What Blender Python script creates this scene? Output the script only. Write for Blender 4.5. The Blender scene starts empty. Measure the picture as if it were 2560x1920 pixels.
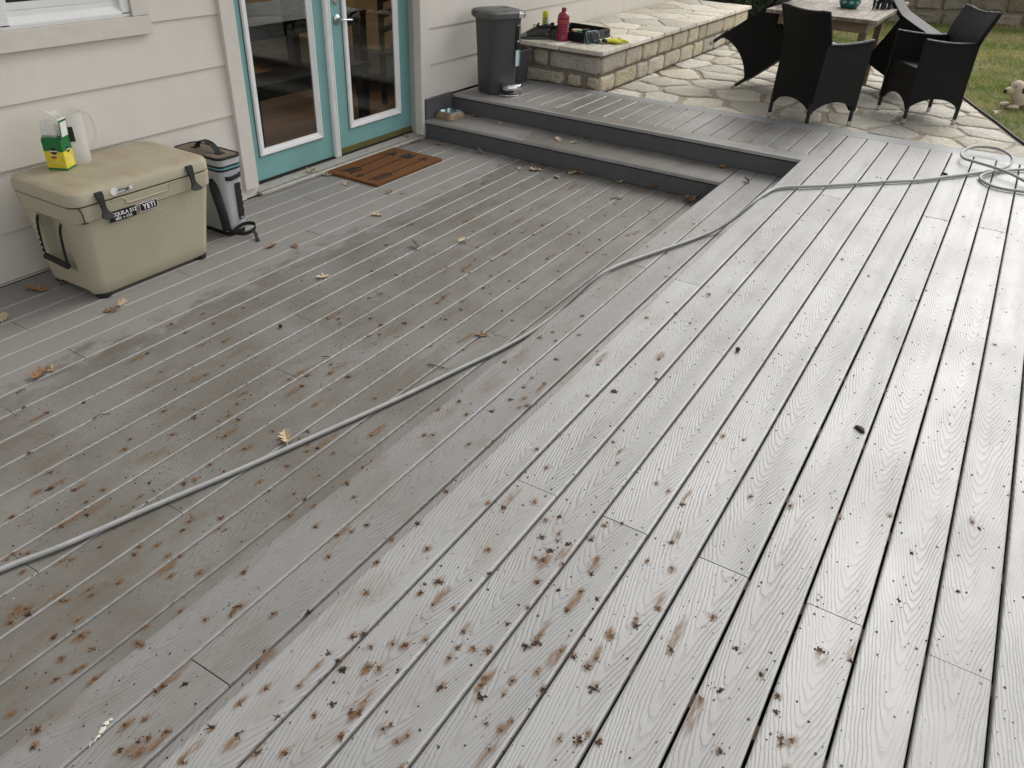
import bpy, bmesh, math, random
from mathutils import Vector, Matrix, Euler
random.seed(7)
PI = math.pi
sc = bpy.context.scene
C = sc.collection

# ------------------------------------------------------------------ camera
cd = bpy.data.cameras.new('camera'); cam = bpy.data.objects.new('camera', cd); C.objects.link(cam)
Rm = [(0.52126716, -0.85244169, 0.04029536), (-0.44633149, -0.31256776, -0.83850438), (0.72737112, 0.41909971, -0.54340287)]
cam.matrix_world = Matrix(((Rm[0][0], -Rm[1][0], -Rm[2][0], 0.0),
                           (Rm[0][1], -Rm[1][1], -Rm[2][1], -3.95),
                           (Rm[0][2], -Rm[1][2], -Rm[2][2], 1.80),
                           (0, 0, 0, 1)))
cd.sensor_width = 36.0; cd.lens = 36.0 * 1942.13 / 2560.0
cd.clip_start = 0.05; cd.clip_end = 400
sc.camera = cam

# ------------------------------------------------------------------ world, sun, exposure (overcast)
w = bpy.data.worlds.new("World"); sc.world = w; w.use_nodes = True
wn = w.node_tree; wn.nodes.clear()
SUN_EL, SUN_AZ = 42.0, -10.0          # azimuth measured from +X towards +Y
sky = wn.nodes.new('ShaderNodeTexSky'); sky.sky_type = 'NISHITA'; sky.sun_disc = False
sky.sun_elevation = math.radians(SUN_EL); sky.sun_rotation = math.radians(90 - SUN_AZ)
sky.air_density = 1.0; sky.dust_density = 3.0; sky.ozone_density = 1.0
hs = wn.nodes.new('ShaderNodeHueSaturation'); hs.inputs['Saturation'].default_value = 0.12
bg = wn.nodes.new('ShaderNodeBackground'); bg.inputs['Strength'].default_value = 0.15
wo = wn.nodes.new('ShaderNodeOutputWorld')
wn.links.new(sky.outputs[0], hs.inputs['Color']); wn.links.new(hs.outputs[0], bg.inputs['Color']); wn.links.new(bg.outputs[0], wo.inputs[0])
sd = bpy.data.lights.new('sun', 'SUN'); sd.energy = 0.75; sd.angle = math.radians(45); sd.color = (1.0, 0.94, 0.84)
so = bpy.data.objects.new('sun', sd); C.objects.link(so)
el, az = math.radians(SUN_EL), math.radians(SUN_AZ)
dv = Vector((math.cos(el) * math.cos(az), math.cos(el) * math.sin(az), math.sin(el)))
so.rotation_euler = dv.to_track_quat('Z', 'Y').to_euler(); so.location = dv * 30
vs = sc.view_settings
sc.display_settings.display_device = 'sRGB'
vs.view_transform = 'Standard'; vs.look = 'None'; vs.gamma = 1; vs.use_curve_mapping = False
vs.exposure = 0.60
sc.cycles.use_denoising = True
sc.cycles.max_bounces = 8; sc.cycles.transparent_max_bounces = 12

# ------------------------------------------------------------------ node helpers
class NT:
    def __init__(s, name):
        s.m = bpy.data.materials.new(name); s.m.use_nodes = True
        s.t = s.m.node_tree; s.b = s.t.nodes['Principled BSDF']; s.o = s.t.nodes['Material Output']
    def n(s, typ, **k):
        nd = s.t.nodes.new('ShaderNode' + typ)
        for a, v in k.items():
            if a == 'i':
                for key, val in v.items(): s.set(nd.inputs[key], val)
            else: setattr(nd, a, v)
        return nd
    def set(s, sock, val):
        if isinstance(val, bpy.types.NodeSocket): s.t.links.new(val, sock)
        else:
            if sock.type == 'RGBA' and len(val) == 3: val = (*val, 1)
            sock.default_value = val
    def math(s, op, a, b=0.0, c=None, clamp=False):
        nd = s.n('Math', operation=op, use_clamp=clamp); s.set(nd.inputs[0], a); s.set(nd.inputs[1], b)
        if c is not None: s.set(nd.inputs[2], c)
        return nd.outputs[0]
    def noise(s, vec, scale, detail=3, rough=.55, dist=0.0):
        nd = s.n('TexNoise', i={'Scale': scale, 'Detail': detail, 'Roughness': rough, 'Distortion': dist})
        if vec is not None: s.set(nd.inputs['Vector'], vec)
        return nd.outputs['Fac']
    def mr(s, v, a, b, c=0.0, d=1.0, smooth=False):
        nd = s.n('MapRange', clamp=True, interpolation_type='SMOOTHSTEP' if smooth else 'LINEAR')
        for k, x in zip(range(5), (v, a, b, c, d)): s.set(nd.inputs[k], x)
        return nd.outputs[0]
    def mix(s, f, a, b, typ='MIX'):
        nd = s.n('Mix', data_type='RGBA', blend_type=typ)
        s.set(nd.inputs[0], f); s.set(nd.inputs[6], a); s.set(nd.inputs[7], b); return nd.outputs[2]
    def ramp(s, f, pts):
        nd = s.n('ValToRGB'); s.set(nd.inputs[0], f); r = nd.color_ramp
        while len(r.elements) < len(pts): r.elements.new(0.5)
        for e, (p, c) in zip(r.elements, pts): e.position = p; e.color = (*c, 1) if len(c) == 3 else c
        return nd.outputs[0]
    def xyz(s, x, y, z):
        nd = s.n('CombineXYZ'); [s.set(nd.inputs[k], v) for k, v in enumerate((x, y, z))]; return nd.outputs[0]
    def sep(s, v):
        nd = s.n('SeparateXYZ'); s.set(nd.inputs[0], v); return nd.outputs
    def obj(s): return s.n('TexCoord').outputs['Object']
    def pos(s): return s.n('NewGeometry').outputs['Position']
    def rnd(s): return s.n('ObjectInfo').outputs['Random']
    def bump(s, h, strength=.5, dist=.002):
        nd = s.n('Bump', i={'Strength': strength, 'Distance': dist}); s.set(nd.inputs['Height'], h); s.set(s.b.inputs['Normal'], nd.outputs[0])
    def base(s, c): s.set(s.b.inputs['Base Color'], c)
    def p(s, **k):
        for a, v in k.items(): s.set(s.b.inputs[a.replace('_', ' ')], v)
        return s

def plain(name, col, rough=.55, metal=0.0, var=.12, vscale=25, bscale=200, bstr=.15, bdist=.0006, spec=.4, rndvar=0.0, dirt=0.0):
    t = NT(name); co = t.obj()
    f = t.noise(co, vscale, 4)
    dark = tuple(c * (1 - var) for c in col); lite = tuple(min(1, c * (1 + var)) for c in col)
    c = t.mix(t.mr(f, .3, .7), dark, lite)
    if rndvar:
        r = t.rnd(); hv = t.n('HueSaturation', i={'Value': t.mr(r, 0, 1, 1 - rndvar, 1 + rndvar), 'Hue': t.mr(t.math('FRACT', t.math('MULTIPLY', r, 7.3)), 0, 1, .49, .51)}); t.set(hv.inputs['Color'], c); c = hv.outputs[0]
    if dirt:
        d = t.mr(t.noise(co, vscale * .35, 6, .7), .52, .72, 0, dirt); c = t.mix(d, c, tuple(x * .35 for x in col))
    t.base(c); t.p(Roughness=t.mr(f, .3, .7, max(0, rough - .07), min(1, rough + .07)), Metallic=metal, Specular_IOR_Level=spec)
    if bstr: t.bump(t.noise(co, bscale, 3), bstr, bdist)
    return t.m

# ------------------------------------------------------------------ mesh helpers
class MB:
    def __init__(s): s.v = []; s.f = []; s.mi = []
    def add(s, vs, fs, mi=0):
        k = len(s.v); s.v += [tuple(v) for v in vs]; s.f += [tuple(i + k for i in f) for f in fs]; s.mi += [mi] * len(fs); return s
    def box(s, a, b, mi=0):
        x0, y0, z0 = a; x1, y1, z1 = b
        return s.add([(x0, y0, z0), (x1, y0, z0), (x1, y1, z0), (x0, y1, z0), (x0, y0, z1), (x1, y0, z1), (x1, y1, z1), (x0, y1, z1)],
                     [(0, 3, 2, 1), (4, 5, 6, 7), (0, 1, 5, 4), (1, 2, 6, 5), (2, 3, 7, 6), (3, 0, 4, 7)], mi)
    def loft(s, rings, cap0=True, cap1=True, closed=True, mi=0):
        n = len(rings[0]); vs = [p for r in rings for p in r]; fs = []
        m = n if closed else n - 1
        for k in range(len(rings) - 1):
            for i in range(m):
                j = (i + 1) % n; fs.append((k * n + i, k * n + j, (k + 1) * n + j, (k + 1) * n + i))
        if cap0: fs.append(tuple(range(n - 1, -1, -1)))
        if cap1: fs.append(tuple(range((len(rings) - 1) * n, len(rings) * n)))
        return s.add(vs, fs, mi)
    def tube(s, path, r, n=8, mi=0, cap=True, flat=None):
        P = [Vector(p) for p in path]; rings = []; up = None
        for i, p in enumerate(P):
            d = (P[min(i + 1, len(P) - 1)] - P[max(i - 1, 0)])
            d = d.normalized() if d.length > 1e-9 else Vector((1, 0, 0))
            if up is None:
                up = Vector((0, 0, 1)) if abs(d.z) < .95 else Vector((1, 0, 0))
            a = d.cross(up).normalized() if d.cross(up).length > 1e-6 else d.orthogonal().normalized()
            b = a.cross(d).normalized(); up = b
            rr = r[i] if isinstance(r, (list, tuple)) else r
            ra, rb = (rr, rr) if flat is None else (rr, rr * flat)
            rings.append([p + a * (ra * math.cos(2 * PI * k / n)) + b * (rb * math.sin(2 * PI * k / n)) for k in range(n)])
        return s.loft(rings, cap, cap, mi=mi)
    def lathe(s, prof, n=24, c=(0, 0), mi=0, cap=True):
        return s.loft([[(c[0] + r * math.cos(2 * PI * k / n), c[1] + r * math.sin(2 * PI * k / n), z) for k in range(n)] for r, z in prof], cap, cap, mi=mi)
    def prism(s, poly, z0, z1, mi=0):
        return s.loft([[(x, y, z0) for x, y in poly], [(x, y, z1) for x, y in poly]], mi=mi)
    def ell(s, c, r, n=12, m=8, mi=0, rot=None):
        rings = []
        for k in range(m + 1):
            a = -PI / 2 + PI * (k + .0) / m; ca = max(math.cos(a), .02)
            ring = []
            for i in range(n):
                v = Vector((r[0] * ca * math.cos(2 * PI * i / n), r[1] * ca * math.sin(2 * PI * i / n), r[2] * math.sin(a)))
                if rot: v = rot @ v
                ring.append(Vector(c) + v)
            rings.append(ring)
        return s.loft(rings, mi=mi)
    def tf(s, M, k0=0):
        s.v = s.v[:k0] + [tuple(M @ Vector(v)) for v in s.v[k0:]]; return s
    def build(s, name, mats, parent=None, smooth=False, loc=None, bevel=0):
        me = bpy.data.meshes.new(name); me.from_pydata(s.v, [], s.f)
        if not isinstance(mats, (list, tuple)): mats = [mats]
        for m in mats: me.materials.append(m)
        if len(mats) > 1: me.polygons.foreach_set('material_index', s.mi)
        bm = bmesh.new(); bm.from_mesh(me); bmesh.ops.recalc_face_normals(bm, faces=bm.faces)
        if bevel: bmesh.ops.bevel(bm, geom=[e for e in bm.edges if e.is_manifold and e.calc_face_angle(0) > .6], offset=bevel, segments=2, affect='EDGES', profile=.5)
        bm.to_mesh(me); bm.free()
        if smooth:
            me.polygons.foreach_set('use_smooth', [True] * len(me.polygons))
            me.update()
            if smooth != 'all':
                bm = bmesh.new(); bm.from_mesh(me)
                for e in bm.edges:
                    if len(e.link_faces) == 2 and e.calc_face_angle(0) > math.radians(40): e.smooth = False
                bm.to_mesh(me); bm.free()
        o = bpy.data.objects.new(name, me); C.objects.link(o)
        if parent: o.parent = parent
        if loc: o.location = loc
        return o

def tag(o, label=None, cat=None, group=None, kind=None):
    if label: o['label'] = label
    if cat: o['category'] = cat
    if group: o['group'] = group
    if kind: o['kind'] = kind
    return o
def empty(name, loc=(0, 0, 0), rz=0.0, **k):
    o = bpy.data.objects.new(name, None); C.objects.link(o); o.location = loc; o.rotation_euler = (0, 0, rz); o.empty_display_size = .1
    return tag(o, **k)
def rrect(x0, x1, y0, y1, r, n=5):
    out = []
    r = min(r, (x1 - x0) / 2 - 1e-4, (y1 - y0) / 2 - 1e-4)
    for cx, cy, a0 in ((x1 - r, y1 - r, 0), (x0 + r, y1 - r, PI / 2), (x0 + r, y0 + r, PI), (x1 - r, y0 + r, 1.5 * PI)):
        for k in range(n + 1):
            a = a0 + PI / 2 * k / n; out.append((cx + r * math.cos(a), cy + r * math.sin(a)))
    return out
def rloft(secs, n=5):          # secs: (z,x0,x1,y0,y1,r)
    return [[(x, y, z) for x, y in rrect(x0, x1, y0, y1, r, n)] for z, x0, x1, y0, y1, r in secs]
def spline(pts, k=6):          # Catmull-Rom
    P = [Vector(p) for p in pts]; out = []
    for i in range(len(P) - 1):
        p0, p1, p2, p3 = P[max(i - 1, 0)], P[i], P[i + 1], P[min(i + 2, len(P) - 1)]
        for j in range(k):
            t = j / k
            out.append(.5 * ((2 * p1) + (p2 - p0) * t + (2 * p0 - 5 * p1 + 4 * p2 - p3) * t * t + (3 * p1 - p0 - 3 * p2 + p3) * t ** 3))
    out.append(P[-1]); return out
def text_obj(s, size, mat, parent, M, ext=.0006, font_scale=(1, 1), name='lettering'):
    cu = bpy.data.curves.new(name, 'FONT'); cu.body = s; cu.size = size; cu.align_x = 'CENTER'; cu.align_y = 'CENTER'; cu.extrude = ext; cu.offset = size * .018; cu.resolution_u = 2
    tmp = bpy.data.objects.new(name, cu); C.objects.link(tmp)
    bpy.context.view_layer.update()
    me = bpy.data.meshes.new_from_object(tmp.evaluated_get(bpy.context.evaluated_depsgraph_get()))
    bpy.data.objects.remove(tmp); me.materials.clear(); me.materials.append(mat)
    me.transform(M @ Matrix.Diagonal((font_scale[0], font_scale[1], 1, 1)))
    o = bpy.data.objects.new(name, me); C.objects.link(o); o.parent = parent; return o

# ------------------------------------------------------------------ materials
def deck_material(name, vertical=False):
    t = NT(name); co = t.obj(); x, y, z = t.sep(co); r = t.rnd()
    r2 = t.math('FRACT', t.math('MULTIPLY', r, 13.7))
    v = z if vertical else y
    xo = t.math('ADD', x, t.math('MULTIPLY', r, 40.0))
    w1 = t.noise(t.xyz(t.math('MULTIPLY', xo, 1.1), t.math('MULTIPLY', v, 5.0), r), 1.0, 2)
    vc = t.math('ADD', v, t.math('ADD', t.math('MULTIPLY', t.math('SUBTRACT', w1, .5), .05), t.math('MULTIPLY', t.math('SUBTRACT', r, .5), .05)))
    rr = t.math('SQRT', t.math('ADD', t.math('MULTIPLY', vc, vc), .00016))
    w2 = t.noise(t.xyz(t.math('MULTIPLY', xo, 5.0), t.math('MULTIPLY', v, 22.0), r2), 1.0, 2)
    w3 = t.noise(t.xyz(t.math('MULTIPLY', xo, 50.0), t.math('MULTIPLY', v, 190.0), r), 1.0, 2)
    w4 = t.noise(t.xyz(t.math('MULTIPLY', xo, .9), 0.0, r2), 1.0, 1)
    ph = t.math('SUBTRACT', t.math('DIVIDE', rr, .0086), t.math('MULTIPLY', xo, t.mr(r2, 0, 1, 15.0, 27.0)))
    ph = t.math('ADD', ph, t.math('ADD', t.math('MULTIPLY', w2, 2.6), t.math('ADD', t.math('MULTIPLY', w3, .5), t.math('MULTIPLY', w4, 11.0))))
    fr = t.math('FRACT', ph)
    g = t.math('MULTIPLY', t.mr(fr, 0.0, .52, 0, 1, True), t.mr(fr, .86, 1.0, 1, .0, True))     # 0 in the grain line
    wear = t.mr(t.noise(t.xyz(t.math('MULTIPLY', xo, 2.0), t.math('MULTIPLY', v, 14.0), r), 1.0, 4), .33, .66, .18, 1)
    px, py, pz = t.sep(t.pos())
    # dryness under the eaves (soft irregular drip line)
    pn = t.noise(t.xyz(t.math('MULTIPLY', px, .8), t.math('MULTIPLY', py, 1.2), 0), 9.0, 8, .74)
    dry = t.mr(t.math('ADD', py, t.math('MULTIPLY', t.math('SUBTRACT', pn, .5), .95)), -1.02, -.84, 0, 1, True)
    sidey = t.mr(py, -3.0, -2.5, 0, 1, True)
    gs = t.math('MULTIPLY', t.math('MULTIPLY', t.math('SUBTRACT', 1.0, g), wear), t.mr(dry, 0, 1, 1.0, .12))
    c = t.mix(gs, (.282, .281, .276), (.200, .199, .195))
    tone = t.n('HueSaturation', i={'Value': t.mr(r, 0, 1, .90, 1.07)}); t.set(tone.inputs['Color'], c); c = tone.outputs[0]
    c = t.mix(t.math('MULTIPLY', dry, .8), c, (.232, .217, .200))
    # weathering film, mud-brown in patches along the boards, heavier on the low side
    low = t.math('MULTIPLY', t.mr(py, -3.7, -2.2, 0.12, 1, True), t.math('SUBTRACT', 1.0, dry))
    m1 = t.noise(t.xyz(t.math('MULTIPLY', px, 3.4), t.math('MULTIPLY', py, 9.0), 3.1), 1.0, 6, .66)
    c = t.mix(t.math('MULTIPLY', t.mr(m1, .50, .68, 0, .72), low), c, (.145, .098, .056))
    m2 = t.noise(t.xyz(px, py, 1.7), 2.2, 5, .6)
    c = t.mix(t.math('MULTIPLY', t.mr(m2, .42, .66, 0, .55), t.mr(low, .12, 1, .25, 1)), c, (.165, .155, .13))
    c = t.mix(t.math('MULTIPLY', t.math('ADD', t.math('MULTIPLY', sidey, .24), t.math('MULTIPLY', t.mr(py, -2.56, -2.50), t.mr(m2, .35, .65, .20, .46))), t.math('SUBTRACT', 1.0, dry)), c, (.100, .088, .067))
    # specks
    m3 = t.noise(t.xyz(px, py, .3), 95.0, 2, .5)
    c = t.mix(t.math('MULTIPLY', t.mr(m3, .69, .74, 0, .75), t.mr(low, .12, 1, .4, 1)), c, (.055, .035, .022))
    m4 = t.noise(t.xyz(t.math('MULTIPLY', px, 22.0), t.math('MULTIPLY', py, 60.0), 9.0), 1.0, 3, .6)
    c = t.mix(t.math('MULTIPLY', t.mr(m4, .66, .74, 0, .75), t.mr(low, .12, 1, .12, 1)), c, (.20, .10, .038))
    edge_lit = t.mr(t.math('ABSOLUTE', v), .0628, .0672, 0, 1, True)
    c = t.mix(t.math('MULTIPLY', edge_lit, t.mr(m1, .3, .7, 1.0, .6)), c, (.40, .395, .38))  # pale band: sky light on the rounded board edges put into the colour
    t.base(c)
    t.p(Roughness=t.math('ADD', t.mr(m2, .35, .65, .31, .43), t.math('MULTIPLY', dry, .15)), Specular_IOR_Level=.5)
    fine = t.noise(t.xyz(t.math('MULTIPLY', xo, 120.0), t.math('MULTIPLY', v, 420.0), 0), 1.0, 2)
    t.bump(t.math('ADD', t.math('MULTIPLY', t.math('SUBTRACT', 1.0, gs), 1.0), t.math('MULTIPLY', fine, .25)), .42, .0018)
    return t.m
M = {}
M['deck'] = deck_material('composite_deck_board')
M['riser'] = plain('riser_grey', (.100, .103, .106), .55, var=.1, vscale=12, bscale=150, bstr=.25)
M['edge'] = plain('smooth_grey_edge_board', (.205, .208, .21), .5, var=.08, vscale=9, bscale=150, bstr=.2, dirt=.2)
M['screw'] = plain('coated_screw', (.055, .055, .053), .5)
M['dark_void'] = plain('shaded_soil', (.03, .026, .022), .9)
M['joist'] = plain('joist_timber', (.16, .11, .07), .8)
M['siding'] = plain('painted_siding', (.70, .655, .585), .6, var=.03, vscale=6, bscale=60, bstr=.18, bdist=.001, dirt=.05)
M['trim'] = plain('painted_trim', (.68, .635, .57), .55, var=.035, vscale=14, bscale=90, bstr=.3, bdist=.001, dirt=.07)
M['white_paint'] = plain('white_vinyl', (.80, .80, .79), .38, var=.03, vscale=10, bstr=.05, dirt=.04)
M['jamb'] = plain('jamb_paint', (.50, .49, .46), .5, var=.04)
M['teal'] = plain('teal_door_paint', (.20, .40, .385), .45, var=.05, vscale=5, bscale=40, bstr=.12, dirt=.05)
M['olive'] = plain('weathered_sweep', (.13, .115, .03), .6, var=.25)
M['black_gap'] = plain('black_gasket_and_shade', (.012, .012, .012), .7)
M['sill'] = plain('worn_aluminium_sill', (.40, .385, .345), .5, var=.18, vscale=30, dirt=.3)
M['steel'] = plain('satin_nickel', (.55, .55, .54), .3, metal=1.0, var=.05, bstr=.03)
M['chrome'] = plain('polished_steel', (.75, .75, .75), .12, metal=1.0, var=.02, bstr=0)
M['roofing'] = plain('roof_shingle', (.12, .11, .10), .9)
M['soffit'] = plain('soffit_paint', (.55, .52, .47), .7)
def glass_mat():
    t = NT('window_pane'); fr = t.n('Fresnel', i={'IOR': 1.5}); tr = t.n('BsdfTransparent', i={'Color': (.80, .81, .78)})
    gl = t.n('BsdfGlossy', i={'Roughness': .01, 'Color': (.9, .9, .9)})
    wv = t.noise(t.obj(), 2.0, 2); bp = t.n('Bump', i={'Strength': .06, 'Distance': .01, 'Height': wv}); t.set(gl.inputs['Normal'], bp.outputs[0])
    mx = t.n('MixShader'); t.set(mx.inputs[0], t.math('MULTIPLY', t.math('MULTIPLY', fr.outputs[0], 1.5, clamp=True), t.math('SUBTRACT', 1.0, t.n('NewGeometry').outputs['Backfacing']))); t.set(mx.inputs[1], tr.outputs[0]); t.set(mx.inputs[2], gl.outputs[0])
    t.set(t.o.inputs[0], mx.outputs[0]); return t.m
M['glass'] = glass_mat()
def stone_mat(name, a, b, c, dirtc=(.12, .10, .075), scale=9):
    t = NT(name); co = t.pos(); r = t.rnd()
    f = t.noise(co, scale, 5, .6); f2 = t.noise(co, scale * 4, 4, .6)
    col = t.mix(t.mr(f, .3, .7), a, b); col = t.mix(t.mr(f2, .48, .75, 0, .6), col, c)
    hv = t.n('HueSaturation', i={'Value': t.mr(r, 0, 1, .76, 1.1), 'Saturation': t.mr(t.math('FRACT', t.math('MULTIPLY', r, 9.1)), 0, 1, .75, 1.25)}); t.set(hv.inputs['Color'], col)
    d = t.noise(co, scale * 9, 3, .7); x, y, z = t.sep(co)
    col = t.mix(t.mr(d, .60, .74, 0, .75), hv.outputs[0], dirtc)
    st = t.noise(t.xyz(t.math('MULTIPLY', x, 3.0), t.math('MULTIPLY', y, 9.0), t.math('MULTIPLY', z, 9.0)), 2.5, 5, .7)
    col = t.mix(t.mr(st, .55, .75, 0, .45), col, (.22, .17, .11))
    t.base(col); t.p(Roughness=.85, Specular_IOR_Level=.25)
    t.bump(t.math('ADD', t.noise(co, scale * 3, 6, .65), t.math('MULTIPLY', f2, .5)), .9, .028)
    return t.m
M['stone'] = stone_mat('limestone_block', (.60, .53, .385), (.66, .60, .49), (.48, .39, .25))
M['capstone'] = stone_mat('limestone_cap', (.72, .67, .56), (.75, .71, .62), (.60, .53, .41), scale=6)
M['flag'] = stone_mat('limestone_flag', (.56, .525, .44), (.62, .59, .51), (.46, .41, .32), scale=5)
M['garden_stone'] = stone_mat('weathered_limestone', (.27, .22, .155), (.33, .29, .22), (.19, .15, .10), (.07, .055, .04), scale=5)
M['mortar'] = plain('sandy_mortar', (.34, .29, .225), .95, var=.2, vscale=30, bscale=220, bstr=.6, bdist=.003)
M['mortar_dark'] = plain('grey_mortar', (.235, .205, .165), .95, var=.2, vscale=30, bscale=220, bstr=.6, bdist=.003)
def wicker(name, col, horiz='z'):
    t = NT(name); x, y, z = t.sep(t.obj())
    if horiz == 'z': v, u = z, t.math('ADD', x, y)
    else: v, u = y, x
    vv = t.math('DIVIDE', v, .0085); row = t.math('FLOOR', vv); a = t.math('ABSOLUTE', t.math('SINE', t.math('MULTIPLY', vv, PI)))
    ph = t.math('ADD', t.math('MULTIPLY', u, 2 * PI / .026), t.math('MULTIPLY', row, PI))
    b = t.math('ADD', t.math('MULTIPLY', t.math('SINE', ph), .5), .5)
    h = t.math('MULTIPLY', a, t.math('ADD', .35, t.math('MULTIPLY', b, .65)))
    t.base(t.mix(t.mr(h, .1, .9), tuple(c * .25 for c in col), col)); t.p(Roughness=.5, Specular_IOR_Level=.22)
    t.bump(h, 1.0, .004); return t.m
M['wicker'] = wicker('black_wicker', (.0065, .0066, .007)); M['wicker_seat'] = wicker('black_wicker_seat', (.0065, .0066, .007), 'y')
M['wicker_tray'] = wicker('black_basket_weave', (.022, .023, .025))
M['black'] = plain('black_plastic', (.014, .014, .015), .4, var=.15)
M['black_rubber'] = plain('black_rubber', (.018, .018, .018), .75, var=.15)
M['alu'] = plain('brushed_foot', (.55, .54, .52), .35, metal=.7, var=.08)
def wood(name, a, b, pale=None, ax=0, s=1.0):
    t = NT(name); x, y, z = t.sep(t.obj()); r = t.math('MULTIPLY', t.rnd(), 20)
    u, v = (x, y) if ax == 0 else (y, x)
    f = t.noise(t.xyz(t.math('MULTIPLY', u, 6 * s), t.math('MULTIPLY', v, 60 * s), t.math('ADD', r, t.math('MULTIPLY', z, 60))), 1.0, 5, .6)
    c = t.mix(t.mr(f, .3, .7), a, b)
    if pale:
        f2 = t.noise(t.xyz(t.math('MULTIPLY', u, 9), t.math('MULTIPLY', v, 22), r), 1.0, 5, .7); c = t.mix(t.mr(f2, .5, .66, 0, .8), c, pale)
    hv = t.n('HueSaturation', i={'Value': t.mr(t.rnd(), 0, 1, .8, 1.15)}); t.set(hv.inputs['Color'], c); t.base(hv.outputs[0])
    t.p(Roughness=.7); t.bump(f, .5, .002); return t.m
M['table_wood'] = wood('weathered_teak', (.13, .105, .082), (.25, .21, .17), (.42, .37, .30))
M['table_frame'] = wood('teak_frame', (.20, .14, .085), (.30, .22, .14), None, 1)
M['indoor_floor'] = wood('oak_floor', (.44, .215, .085), (.56, .29, .12), None, 0, .35)
M['indoor_wall'] = plain('indoor_wall', (.52, .33, .17), .8, var=.1, vscale=2)
M['indoor_dark'] = plain('dark_stained_wood', (.02, .016, .013), .45)
def coir():
    t = NT('coir_pile'); co = t.obj(); f = t.noise(co, 260, 2); f2 = t.noise(co, 16, 4)
    c = t.mix(t.mr(f, .35, .65), (.085, .036, .013), (.27, .125, .055)); c = t.mix(t.mr(f2, .45, .7, 0, .3), c, (.10, .05, .022))
    t.base(c); t.p(Roughness=.95, Specular_IOR_Level=.1); t.bump(f, .9, .004); return t.m
M['coir'] = coir(); M['coir_black'] = plain('black_coir_print', (.022, .017, .014), .95, var=.4, vscale=200, bscale=260, bstr=.8, bdist=.003)
def cooler_mat():
    t = NT('tan_rotomoulded_plastic'); co = t.obj(); x, y, z = t.sep(co)
    f = t.noise(co, 4, 5, .6); c = t.mix(t.mr(f, .35, .65), (.40, .362, .262), (.43, .395, .288))
    nz = t.sep(t.n('NewGeometry').outputs['Normal'])[2]
    d = t.noise(t.xyz(t.math('MULTIPLY', x, 2.0), y, z), 6, 6, .7); c = t.mix(t.math('MULTIPLY', t.mr(d, .38, .68, .15, .75), t.mr(nz, .7, .95)), c, (.32, .25, .16))
    s = t.noise(co, 90, 2); c = t.mix(t.mr(s, .74, .78, 0, .6), c, (.12, .10, .07))
    t.base(c); t.p(Roughness=.5, Specular_IOR_Level=.35); t.bump(t.noise(co, 500, 2), .2, .0006); return t.m
M['cooler'] = cooler_mat()
M['sticker_black'] = plain('black_sticker', (.008, .008, .008), .35, bstr=0); M['sticker_white'] = plain('white_sticker', (.75, .75, .74), .4, bstr=0)
M['rope'] = plain('black_rope', (.02, .02, .02), .9)
M['rope_fleck'] = plain('white_rope_fleck', (.6, .6, .58), .8)
M['bag_grey'] = plain('grey_bag_shell', (.42, .43, .445), .55, var=.06, vscale=10, bscale=90, bstr=.35, bdist=.002, dirt=.08)
M['bag_tan'] = plain('tan_bag_top', (.165, .130, .092), .7, var=.12, vscale=14)
M['webbing'] = plain('black_webbing', (.013, .013, .015), .75, bscale=600, bstr=.6)
M['zip_teal'] = plain('teal_zip', (.12, .36, .42), .5)
def translucent(name, col, alpha, rough=.35):
    t = NT(name); t.base(col); f = t.noise(t.obj(), 20, 3)
    t.p(Roughness=rough, Alpha=t.mr(f, .3, .7, alpha - .05, alpha + .05), Subsurface_Weight=0.0); return t.m
M['jug'] = translucent('milky_plastic', (.78, .76, .72), .50)
M['bottle_red'] = translucent('red_drink', (.30, .022, .055), .86, .12)
M['bag_film'] = translucent('clear_film', (.7, .72, .72), .35, .15)
M['box_green'] = plain('green_carton', (.012, .15, .035), .45, bstr=.05); M['box_yellow'] = plain('yellow_carton', (.68, .56, .03), .45, bstr=.05)
M['carton_white'] = plain('carton_inside', (.72, .72, .68), .6); M['print_black'] = plain('print_black', (.015, .018, .018), .5, bstr=0)
M['print_red'] = plain('print_red', (.35, .03, .05), .5, bstr=0); M['print_pale'] = plain('print_pale', (.72, .62, .32), .5, bstr=0)
M['bowl_tan'] = plain('speckled_tan_bowl', (.30, .225, .145), .35, var=.2, vscale=60); M['bowl_in'] = plain('bowl_steel', (.42, .52, .55), .18, metal=.85, bstr=0)
M['bin'] = plain('charcoal_bin_plastic', (.066, .067, .068), .36, var=.05, bscale=350, bstr=.15); M['bin_lid'] = plain('dusty_bin_lid', (.12, .12, .115), .42, var=.25, vscale=8)
M['shoe'] = plain('grey_black_shoe_mesh', (.060, .056, .053), .8, var=.3, vscale=60, bscale=500, bstr=.5); M['shoe_toe'] = plain('grey_shoe_toe', (.21, .205, .20), .75, var=.2)
M['sole'] = plain('dark_sole', (.085, .085, .083), .7)
M['yellow'] = plain('hi_vis_yellow', (.62, .60, .045), .6, var=.12, bscale=200, bstr=.4); M['can_teal'] = plain('teal_print', (.16, .42, .48), .35, bstr=0)
M['can_brown'] = plain('gold_can', (.42, .30, .05), .35, bstr=0); M['case_teal'] = plain('teal_rim', (.10, .30, .32), .4)
M['tape'] = plain('tape_roll', (.55, .42, .20), .5); M['tape_red'] = plain('red_tape', (.35, .06, .06), .5); M['bottle_green'] = plain('green_cap', (.05, .35, .15), .4)
M['pot'] = plain('green_glaze', (.015, .115, .085), .15, var=.35, vscale=25, spec=.6, bstr=0); M['pot_pale'] = plain('pale_glaze', (.17, .36, .36), .2, bstr=0)
M['elephant'] = plain('black_stone_figure', (.02, .021, .023), .45); M['ivory'] = plain('ivory_white', (.75, .72, .65), .4)
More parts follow.
